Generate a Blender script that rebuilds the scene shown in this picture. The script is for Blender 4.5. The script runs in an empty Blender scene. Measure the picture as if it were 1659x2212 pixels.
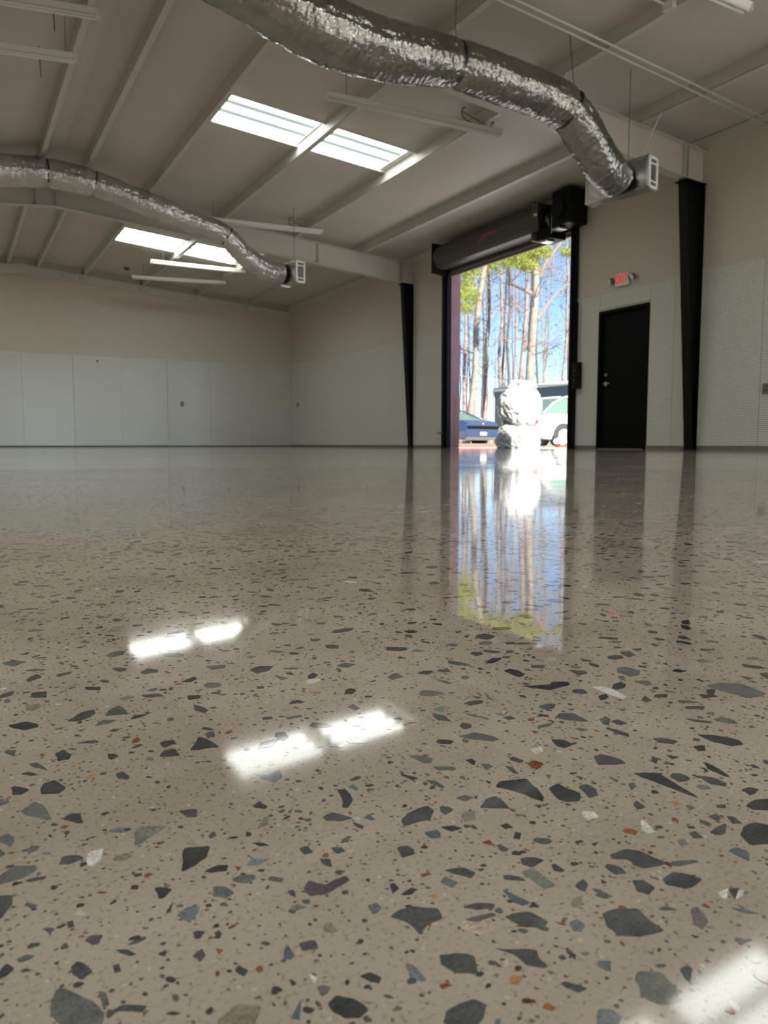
import bpy, math, random
from mathutils import Vector, Matrix, noise
import numpy as np
random.seed(7)
SC=bpy.context.scene
COL=SC.collection
# ---------------------------------------------------------------- camera, sky, sun, exposure
camd=bpy.data.cameras.new('camera'); cam=bpy.data.objects.new('camera',camd); COL.objects.link(cam); SC.camera=cam
cam.location=(-9.0844,-22.0141,0.085)
fwd=Vector((0.48800,0.86835,-0.08838)); cam.rotation_euler=fwd.to_track_quat('-Z','Y').to_euler()
camd.sensor_fit='HORIZONTAL'; camd.sensor_width=36; camd.lens=36.02; camd.clip_start=0.01; camd.clip_end=500
camd.dof.use_dof=True; camd.dof.focus_distance=0.30; camd.dof.aperture_fstop=55
SC.view_settings.view_transform='Standard'; SC.view_settings.look='None'; SC.view_settings.gamma=1; SC.view_settings.use_curve_mapping=False
SC.view_settings.exposure=1.24
W=bpy.data.worlds.new('world'); SC.world=W; W.use_nodes=True
wn=W.node_tree.nodes; bg=wn['Background']
sky=wn.new('ShaderNodeTexSky'); sky.sky_type='NISHITA'; sky.sun_disc=False
sky.sun_elevation=math.radians(34); sky.sun_rotation=math.radians(187); sky.altitude=2500; sky.air_density=1.0; sky.dust_density=0.15; sky.ozone_density=3.5
W.node_tree.links.new(sky.outputs[0],bg.inputs[0]); bg.inputs[1].default_value=0.093
sund=bpy.data.lights.new('sun','SUN'); sun=bpy.data.objects.new('sun',sund); COL.objects.link(sun)
sund.energy=8.0; sund.angle=math.radians(0.6); sund.color=(1,.95,.87)
sun.rotation_euler=Vector((.09,.80,-.54)).to_track_quat('-Z','Y').to_euler()
SKYLIGHT=4.1
# ---------------------------------------------------------------- helpers
def tag(o,label=None,cat=None,group=None,kind=None):
    if label:o['label']=label
    if cat:o['category']=cat
    if group:o['group']=group
    if kind:o['kind']=kind
    return o
class MB:
    def __init__(s): s.v=[];s.f=[]
    def add(s,vs,fs):
        n=len(s.v); s.v+=[tuple(v) for v in vs]; s.f+=[tuple(i+n for i in f) for f in fs]; return s
    def box(s,x0,x1,y0,y1,z0,z1,M=None):
        vs=[Vector((x,y,z)) for x in (x0,x1) for y in (y0,y1) for z in (z0,z1)]
        if M: vs=[M@v for v in vs]
        return s.add(vs,[(0,1,3,2),(4,6,7,5),(0,4,5,1),(2,3,7,6),(0,2,6,4),(1,5,7,3)])
    def prism(s,pts,a,b,axis,M=None):
        n=len(pts); vs=[]
        for c in (a,b):
            for p,q in pts:
                v={0:(c,p,q),1:(p,c,q),2:(p,q,c)}[axis]; vs.append(M@Vector(v) if M else v)
        return s.add(vs,[tuple(range(n))[::-1],tuple(range(n,2*n))]+[(i,(i+1)%n,n+(i+1)%n,n+i) for i in range(n)])
    def tube(s,path,r,k=8,cap=True):
        path=[Vector(p) for p in path]; n=len(path); rs=r if isinstance(r,(list,tuple)) else [r]*n
        base=len(s.v); up=None
        for i,p in enumerate(path):
            t=(path[min(i+1,n-1)]-path[max(i-1,0)]).normalized()
            if up is None: up=Vector((0,0,1)) if abs(t.z)<.9 else Vector((1,0,0))
            a=t.cross(up).normalized(); b=t.cross(a).normalized(); up=-b if False else up
            for j in range(k):
                w=2*math.pi*j/k; s.v.append(tuple(p+(a*math.cos(w)+b*math.sin(w))*rs[i]))
        for i in range(n-1):
            for j in range(k):
                s.f.append((base+i*k+j,base+i*k+(j+1)%k,base+(i+1)*k+(j+1)%k,base+(i+1)*k+j))
        if cap: s.f.append(tuple(base+j for j in range(k))[::-1]); s.f.append(tuple(base+(n-1)*k+j for j in range(k)))
        return s
    def cyl(s,c,axis,r,h,k=24):
        d=Vector({0:(1,0,0),1:(0,1,0),2:(0,0,1)}[axis]); c=Vector(c); return s.tube([c-d*h/2,c+d*h/2],r,k)
    def build(s,name,mat,parent=None,smooth=False,bevel=0):
        me=bpy.data.meshes.new(name); me.from_pydata(s.v,[],s.f); me.update()
        if mat: me.materials.append(mat)
        if smooth: me.polygons.foreach_set('use_smooth',[True]*len(me.polygons))
        o=bpy.data.objects.new(name,me); COL.objects.link(o)
        if bevel:
            m=o.modifiers.new('bevel','BEVEL'); m.width=bevel; m.segments=2; m.limit_method='ANGLE'
        if parent:
            o.parent=parent; o.matrix_parent_inverse=Matrix.Translation(-parent.location) if parent.rotation_euler.z==0 else parent.matrix_basis.inverted()
        return o
def empty(name,loc,rz=0):
    e=bpy.data.objects.new(name,None); e.location=loc; e.rotation_euler=(0,0,rz); e.empty_display_size=.1; COL.objects.link(e); return e
def copyt(o,dv,parent=None):
    c=o.copy(); COL.objects.link(c)
    if parent: c.parent=parent
    else: c.location=o.location+Vector(dv)
    for ch in o.children: copyt(ch,dv,c)
    return c
# ---------------------------------------------------------------- materials
def mat(name,col,rough=.6,metal=0,bump=None,var=None,emit=None,spec=None,coat=0,alpha=None,trans=0):
    m=bpy.data.materials.new(name); m.use_nodes=True; nt=m.node_tree; N=nt.nodes; L=nt.links; P=N['Principled BSDF']
    P.inputs['Base Color'].default_value=(*col,1); P.inputs['Roughness'].default_value=rough; P.inputs['Metallic'].default_value=metal
    if spec is not None: P.inputs['Specular IOR Level'].default_value=spec
    if coat: P.inputs['Coat Weight'].default_value=coat; P.inputs['Coat Roughness'].default_value=.05
    if trans: P.inputs['Transmission Weight'].default_value=trans
    tc=N.new('ShaderNodeTexCoord')
    if var:
        sc,amt=var; n=N.new('ShaderNodeTexNoise'); n.inputs['Scale'].default_value=sc; n.inputs['Detail'].default_value=4
        L.new(tc.outputs['Object'],n.inputs['Vector']); r=N.new('ShaderNodeMapRange'); r.inputs[1].default_value=.3; r.inputs[2].default_value=.7
        r.inputs[3].default_value=1-amt; r.inputs[4].default_value=1+amt; L.new(n.outputs[0],r.inputs[0])
        x=N.new('ShaderNodeVectorMath'); x.operation='SCALE'; x.inputs[0].default_value=col; L.new(r.outputs[0],x.inputs['Scale']); L.new(x.outputs[0],P.inputs['Base Color'])
    if bump:
        sc,st,dist=bump; n=N.new('ShaderNodeTexNoise'); n.inputs['Scale'].default_value=sc; n.inputs['Detail'].default_value=3; L.new(tc.outputs['Object'],n.inputs['Vector'])
        b=N.new('ShaderNodeBump'); b.inputs['Strength'].default_value=st; b.inputs['Distance'].default_value=dist; L.new(n.outputs[0],b.inputs['Height']); L.new(b.outputs[0],P.inputs['Normal'])
    if emit:
        P.inputs['Emission Color'].default_value=(*emit[0],1); P.inputs['Emission Strength'].default_value=emit[1]
    return m
def peg(name,col,axis,rough):
    """painted perforated board: 6 mm holes on a one-inch grid"""
    m=mat(name,col,rough,spec=1.0 if axis==0 else .5); nt=m.node_tree; N=nt.nodes; L=nt.links; P=N['Principled BSDF']
    tc=N.new('ShaderNodeTexCoord'); sp=N.new('ShaderNodeSeparateXYZ'); L.new(tc.outputs['Object'],sp.inputs[0])
    sq=[]
    for a in (axis,2):
        f=N.new('ShaderNodeMath'); f.operation='DIVIDE'; f.inputs[1].default_value=.0254; L.new(sp.outputs[a],f.inputs[0])
        g=N.new('ShaderNodeMath'); g.operation='FRACT'; L.new(f.outputs[0],g.inputs[0])
        h=N.new('ShaderNodeMath'); h.operation='SUBTRACT'; h.inputs[1].default_value=.5; L.new(g.outputs[0],h.inputs[0])
        k=N.new('ShaderNodeMath'); k.operation='MULTIPLY'; L.new(h.outputs[0],k.inputs[0]); L.new(h.outputs[0],k.inputs[1]); sq.append(k)
    s=N.new('ShaderNodeMath'); s.operation='ADD'; L.new(sq[0].outputs[0],s.inputs[0]); L.new(sq[1].outputs[0],s.inputs[1])
    r=N.new('ShaderNodeMapRange'); r.inputs[1].default_value=.06; r.inputs[2].default_value=.14; r.inputs[3].default_value=.15; r.inputs[4].default_value=1
    L.new(s.outputs[0],r.inputs[0]); x=N.new('ShaderNodeVectorMath'); x.operation='SCALE'; x.inputs[0].default_value=col; L.new(r.outputs[0],x.inputs['Scale']); L.new(x.outputs[0],P.inputs['Base Color'])
    return m
M={}
M['vinyl']=mat('white_vinyl_insulation',(.60,.575,.52),.55,bump=(1.3,.5,.03),var=(.8,.04))
M['steel']=mat('white_painted_steel',(.62,.60,.545),.45,var=(3,.03))
M['upper']=mat('cream_upper_wall',(.62,.58,.485),.6,bump=(1.0,.3,.03),var=(.5,.03))
M['pegA']=peg('perforated_board_end_wall',(.84,.83,.76),0,.22)
M['pegB']=peg('perforated_board_side_wall',(.86,.85,.775),1,.42)
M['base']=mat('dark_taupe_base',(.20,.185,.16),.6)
M['black']=mat('black_painted_steel',(.004,.004,.004),.5,spec=.18)
M['blackdoor']=mat('black_painted_door',(.0025,.0025,.0025),.6,spec=.12)
M['hood']=mat('charcoal_hood',(.075,.07,.068),.4,var=(2,.05))
M['bar']=mat('taupe_slat',(.20,.175,.15),.5)
M['grey']=mat('grey_metal',(.25,.25,.25),.4,metal=.8)
M['bright']=mat('bright_zinc',(.7,.7,.7),.25,metal=.9)
M['maroon']=mat('maroon_trim',(.33,.16,.18),.45,var=(5,.1))
M['rust']=mat('orange_rust_trim',(.45,.16,.05),.6)
M['foil']=mat('foil_jacket',(.34,.335,.31),.13,metal=1,bump=(19,.8,.02),var=(6,.12))
M['foilbox']=mat('foil_board',(.62,.61,.58),.30,metal=1,bump=(9,.35,.02))
M['white']=mat('white_enamel',(.82,.81,.77),.4)
M['foil_lit']=mat('lit_foil_jacket',(.62,.61,.60),.20,metal=1,bump=(16,.9,.03),var=(6,.12))  # lit copy of the foil: far duct's stronger reflections put into its colour
M['strap']=mat('dark_strap',(.03,.03,.03),.5)
M['wire']=mat('grey_wire',(.12,.11,.10),.5)
M['cable']=mat('grey_cable',(.22,.21,.19),.5)
M['red']=mat('red_letters',(.75,.05,.06),.4,emit=((1,.05,.08),.15))
M['redpaint']=mat('red_paint',(.65,.06,.04),.5)
M['logo']=mat('red_logo',(.45,.07,.07),.5)
M['logod']=mat('dark_red_logo',(.25,.05,.05),.5)
M['skyl']=mat('skylight_sheet',(.85,.9,.87),.5,emit=((.97,1,.965),SKYLIGHT))  # emission stands in for daylight coming through the sheet
M['rib']=mat('skylight_rib',(.35,.42,.39),.5,emit=((.55,.7,.63),.25))  # weak glow put in for daylight reaching the rib
M['asphalt']=mat('pale_concrete_lot',(.56,.54,.51),.9,var=(.7,.1))
M['leaf_litter']=mat('leaf_litter',(.20,.14,.08),.95,var=(2,.3))
# ---------------------------------------------------------------- floor
PX,PY=-9.08,-22.0
def floor_mat():
    m=bpy.data.materials.new('polished_aggregate_concrete'); m.use_nodes=True; nt=m.node_tree; N=nt.nodes; L=nt.links; P=N['Principled BSDF']
    tc=N.new('ShaderNodeTexCoord')
    def nz(sc,det=2,rough=.5):
        n=N.new('ShaderNodeTexNoise'); n.inputs['Scale'].default_value=sc; n.inputs['Detail'].default_value=det; n.inputs['Roughness'].default_value=rough; L.new(tc.outputs['Object'],n.inputs['Vector']); return n
    def ramp(inp,stops):
        r=N.new('ShaderNodeValToRGB'); e=r.color_ramp.elements
        while len(e)<len(stops): e.new(.5)
        for el,(p,c) in zip(e,stops): el.position=p; el.color=(*c,1) if len(c)==3 else c
        L.new(inp,r.inputs[0]); return r
    def mix(f,a,b,mode='MIX'):
        x=N.new('ShaderNodeMix'); x.data_type='RGBA'; x.blend_type=mode
        if isinstance(f,float): x.inputs[0].default_value=f
        else: L.new(f,x.inputs[0])
        for s,i in ((a,6),(b,7)):
            if isinstance(s,tuple): x.inputs[i].default_value=(*s,1)
            else: L.new(s,x.inputs[i])
        return x.outputs[2]
    base=ramp(nz(14,5,.6).outputs[0],[(.3,(.45,.385,.305)),(.52,(.54,.47,.38)),(.75,(.61,.54,.445))]).outputs[0]
    sand=ramp(nz(900,3,.7).outputs[0],[(.30,(.45,.42,.38)),(.45,(1,1,1)),(.60,(1,1,1)),(.72,(1.25,1.25,1.2))]).outputs[0]
    c=mix(.8,base,sand,'MULTIPLY')
    # small grit of voronoi cells, three grain sizes
    def grit(scale,frac,rad,cols,dens=1.0):
        v=N.new('ShaderNodeTexVoronoi'); v.inputs['Scale'].default_value=scale; v.inputs['Randomness'].default_value=1
        d=N.new('ShaderNodeTexNoise'); d.inputs['Scale'].default_value=scale*1.3; L.new(tc.outputs['Object'],d.inputs['Vector'])
        s1=N.new('ShaderNodeVectorMath'); s1.operation='SCALE'; s1.inputs['Scale'].default_value=.7/scale; L.new(d.outputs['Color'],s1.inputs[0])
        ad=N.new('ShaderNodeVectorMath'); ad.operation='ADD'; L.new(tc.outputs['Object'],ad.inputs[0]); L.new(s1.outputs[0],ad.inputs[1]); L.new(ad.outputs[0],v.inputs['Vector'])
        sp=N.new('ShaderNodeSeparateColor'); L.new(v.outputs['Color'],sp.inputs[0])
        g=N.new('ShaderNodeMath'); g.operation='LESS_THAN'; g.inputs[1].default_value=frac; L.new(sp.outputs[0],g.inputs[0])
        mr=N.new('ShaderNodeMapRange'); mr.inputs[3].default_value=rad*.35; mr.inputs[4].default_value=rad; L.new(sp.outputs[2],mr.inputs[0])
        sb=N.new('ShaderNodeMath'); sb.operation='SUBTRACT'; L.new(mr.outputs[0],sb.inputs[0]); L.new(v.outputs['Distance'],sb.inputs[1])
        sm=N.new('ShaderNodeMapRange'); sm.inputs[1].default_value=-.03; sm.inputs[2].default_value=.03; L.new(sb.outputs[0],sm.inputs[0])
        mu=N.new('ShaderNodeMath'); mu.operation='MULTIPLY'; L.new(g.outputs[0],mu.inputs[0]); L.new(sm.outputs[0],mu.inputs[1])
        cr=ramp(sp.outputs[1],cols); cr.color_ramp.interpolation='CONSTANT'
        return mu.outputs[0],cr.outputs[0]
    f,cc=grit(620,.42,.42,[(0,(.16,.13,.11)),(.35,(.10,.085,.075)),(.6,(.28,.15,.09)),(.72,(.20,.20,.19)),(.9,(.7,.66,.58))]); c=mix(f,c,cc)
    f,cc=grit(300,.26,.40,[(0,(.08,.08,.08)),(.4,(.14,.13,.125)),(.62,(.12,.05,.035)),(.75,(.3,.13,.06)),(.86,(.15,.165,.165)),(.95,(.7,.66,.6))]); c=mix(f,c,cc)
    # far from the modelled stones the larger aggregate is pattern too small to pick apart
    geo=N.new('ShaderNodeVectorMath'); geo.operation='DISTANCE'; geo.inputs[1].default_value=(PX,PY,0); L.new(tc.outputs['Object'],geo.inputs[0])
    far=N.new('ShaderNodeMapRange'); far.inputs[1].default_value=2.3; far.inputs[2].default_value=2.7; L.new(geo.outputs['Value'],far.inputs[0])
    # (beside the modelled fan too)
    sb=N.new('ShaderNodeVectorMath'); sb.operation='SUBTRACT'; sb.inputs[1].default_value=(-9.0844,-22.0141,0); L.new(tc.outputs['Object'],sb.inputs[0])
    nm=N.new('ShaderNodeVectorMath'); nm.operation='NORMALIZE'; L.new(sb.outputs[0],nm.inputs[0])
    dt=N.new('ShaderNodeVectorMath'); dt.operation='DOT_PRODUCT'; dt.inputs[1].default_value=(.48995,.87175,0); L.new(nm.outputs[0],dt.inputs[0])
    sd=N.new('ShaderNodeMapRange'); sd.inputs[1].default_value=.725; sd.inputs[2].default_value=.705; L.new(dt.outputs['Value'],sd.inputs[0])
    mx=N.new('ShaderNodeMath'); mx.operation='MAXIMUM'; L.new(far.outputs[0],mx.inputs[0]); L.new(sd.outputs[0],mx.inputs[1]); far=mx
    f,cc=grit(62,.26,.44,[(0,(.065,.07,.07)),(.55,(.12,.125,.12)),(.85,(.2,.21,.19))]); fm0=N.new('ShaderNodeMath'); fm0.operation='MULTIPLY'; L.new(f,fm0.inputs[0]); L.new(far.outputs[0],fm0.inputs[1]); c=mix(fm0.outputs[0],c,cc)
    f,cc=grit(105,.42,.46,[(0,(.055,.06,.062)),(.5,(.09,.095,.095)),(.8,(.15,.155,.145)),(.95,(.5,.46,.4))])
    fm=N.new('ShaderNodeMath'); fm.operation='MULTIPLY'; L.new(f,fm.inputs[0]); L.new(far.outputs[0],fm.inputs[1]); c=mix(fm.outputs[0],c,cc)
    # broad cloudiness
    cl=ramp(nz(1.1,4,.55).outputs[0],[(.3,(.86,.87,.88)),(.7,(1.08,1.06,1.03))]).outputs[0]; c=mix(1.0,c,cl,'MULTIPLY')
    L.new(c,P.inputs['Base Color']); P.inputs['Roughness'].default_value=.045; P.inputs['IOR'].default_value=1.52
    rr=ramp(nz(3,4).outputs[0],[(.35,(.03,)*3),(.7,(.10,)*3)]); L.new(rr.outputs[0],P.inputs['Roughness'])
    b=N.new('ShaderNodeBump'); b.inputs['Strength'].default_value=.2; b.inputs['Distance'].default_value=.004; L.new(nz(2.2,3,.5).outputs[0],b.inputs['Height']); L.new(b.outputs[0],P.inputs['Normal'])
    return m
M['floor']=floor_mat()
flo=MB().box(-14.8,.02,-30.2,.1,-.2,0).build('floor',M['floor']); tag(flo,'polished concrete floor with exposed dark aggregate',kind='structure')
STC={'d':((.065,.068,.07),(.10,.103,.103)),'m':((.12,.125,.122),(.165,.17,.162)),'g':((.17,.18,.16),(.24,.245,.215)),'o':((.24,.215,.15),(.30,.26,.18)),
 'b':((.14,.165,.18),(.20,.22,.23)),'p':((.13,.115,.12),(.18,.16,.165)),'w':((.72,.70,.64),(.78,.75,.70)),'k':((.62,.47,.37),(.66,.52,.42)),'r':((.26,.08,.035),(.34,.12,.05)),'a':((.45,.24,.11),(.5,.3,.16))}
STN={'d':'charcoal','m':'grey','g':'greenish_grey','o':'olive','b':'blue_grey','p':'purple_grey','w':'white','k':'pink','r':'rust','a':'amber'}
def stone_mat(k,i):
    col=STC[k][i]; m=bpy.data.materials.new('stone_'+STN[k]); m.use_nodes=True; nt=m.node_tree; N=nt.nodes; L=nt.links; P=N['Principled BSDF']
    tc=N.new('ShaderNodeTexCoord'); a=N.new('ShaderNodeTexNoise'); a.inputs['Scale'].default_value=1400; a.inputs['Detail'].default_value=3; L.new(tc.outputs['Object'],a.inputs['Vector'])
    a2=N.new('ShaderNodeTexNoise'); a2.inputs['Scale'].default_value=160; a2.inputs['Detail'].default_value=3; L.new(tc.outputs['Object'],a2.inputs['Vector'])
    ad=N.new('ShaderNodeMath'); ad.operation='ADD'; L.new(a.outputs[0],ad.inputs[0]); L.new(a2.outputs[0],ad.inputs[1])
    r=N.new('ShaderNodeMapRange'); r.inputs[1].default_value=.7; r.inputs[2].default_value=1.3; r.inputs[3].default_value=.62; r.inputs[4].default_value=1.5; L.new(ad.outputs[0],r.inputs[0])
    x=N.new('ShaderNodeVectorMath'); x.operation='SCALE'; x.inputs[0].default_value=col; L.new(r.outputs[0],x.inputs['Scale']); L.new(x.outputs[0],P.inputs['Base Color'])
    P.inputs['Roughness'].default_value=.05; P.inputs['IOR'].default_value=1.52; return m
SM={(k,i):stone_mat(k,i) for k in STC for i in (0,1)}
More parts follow.
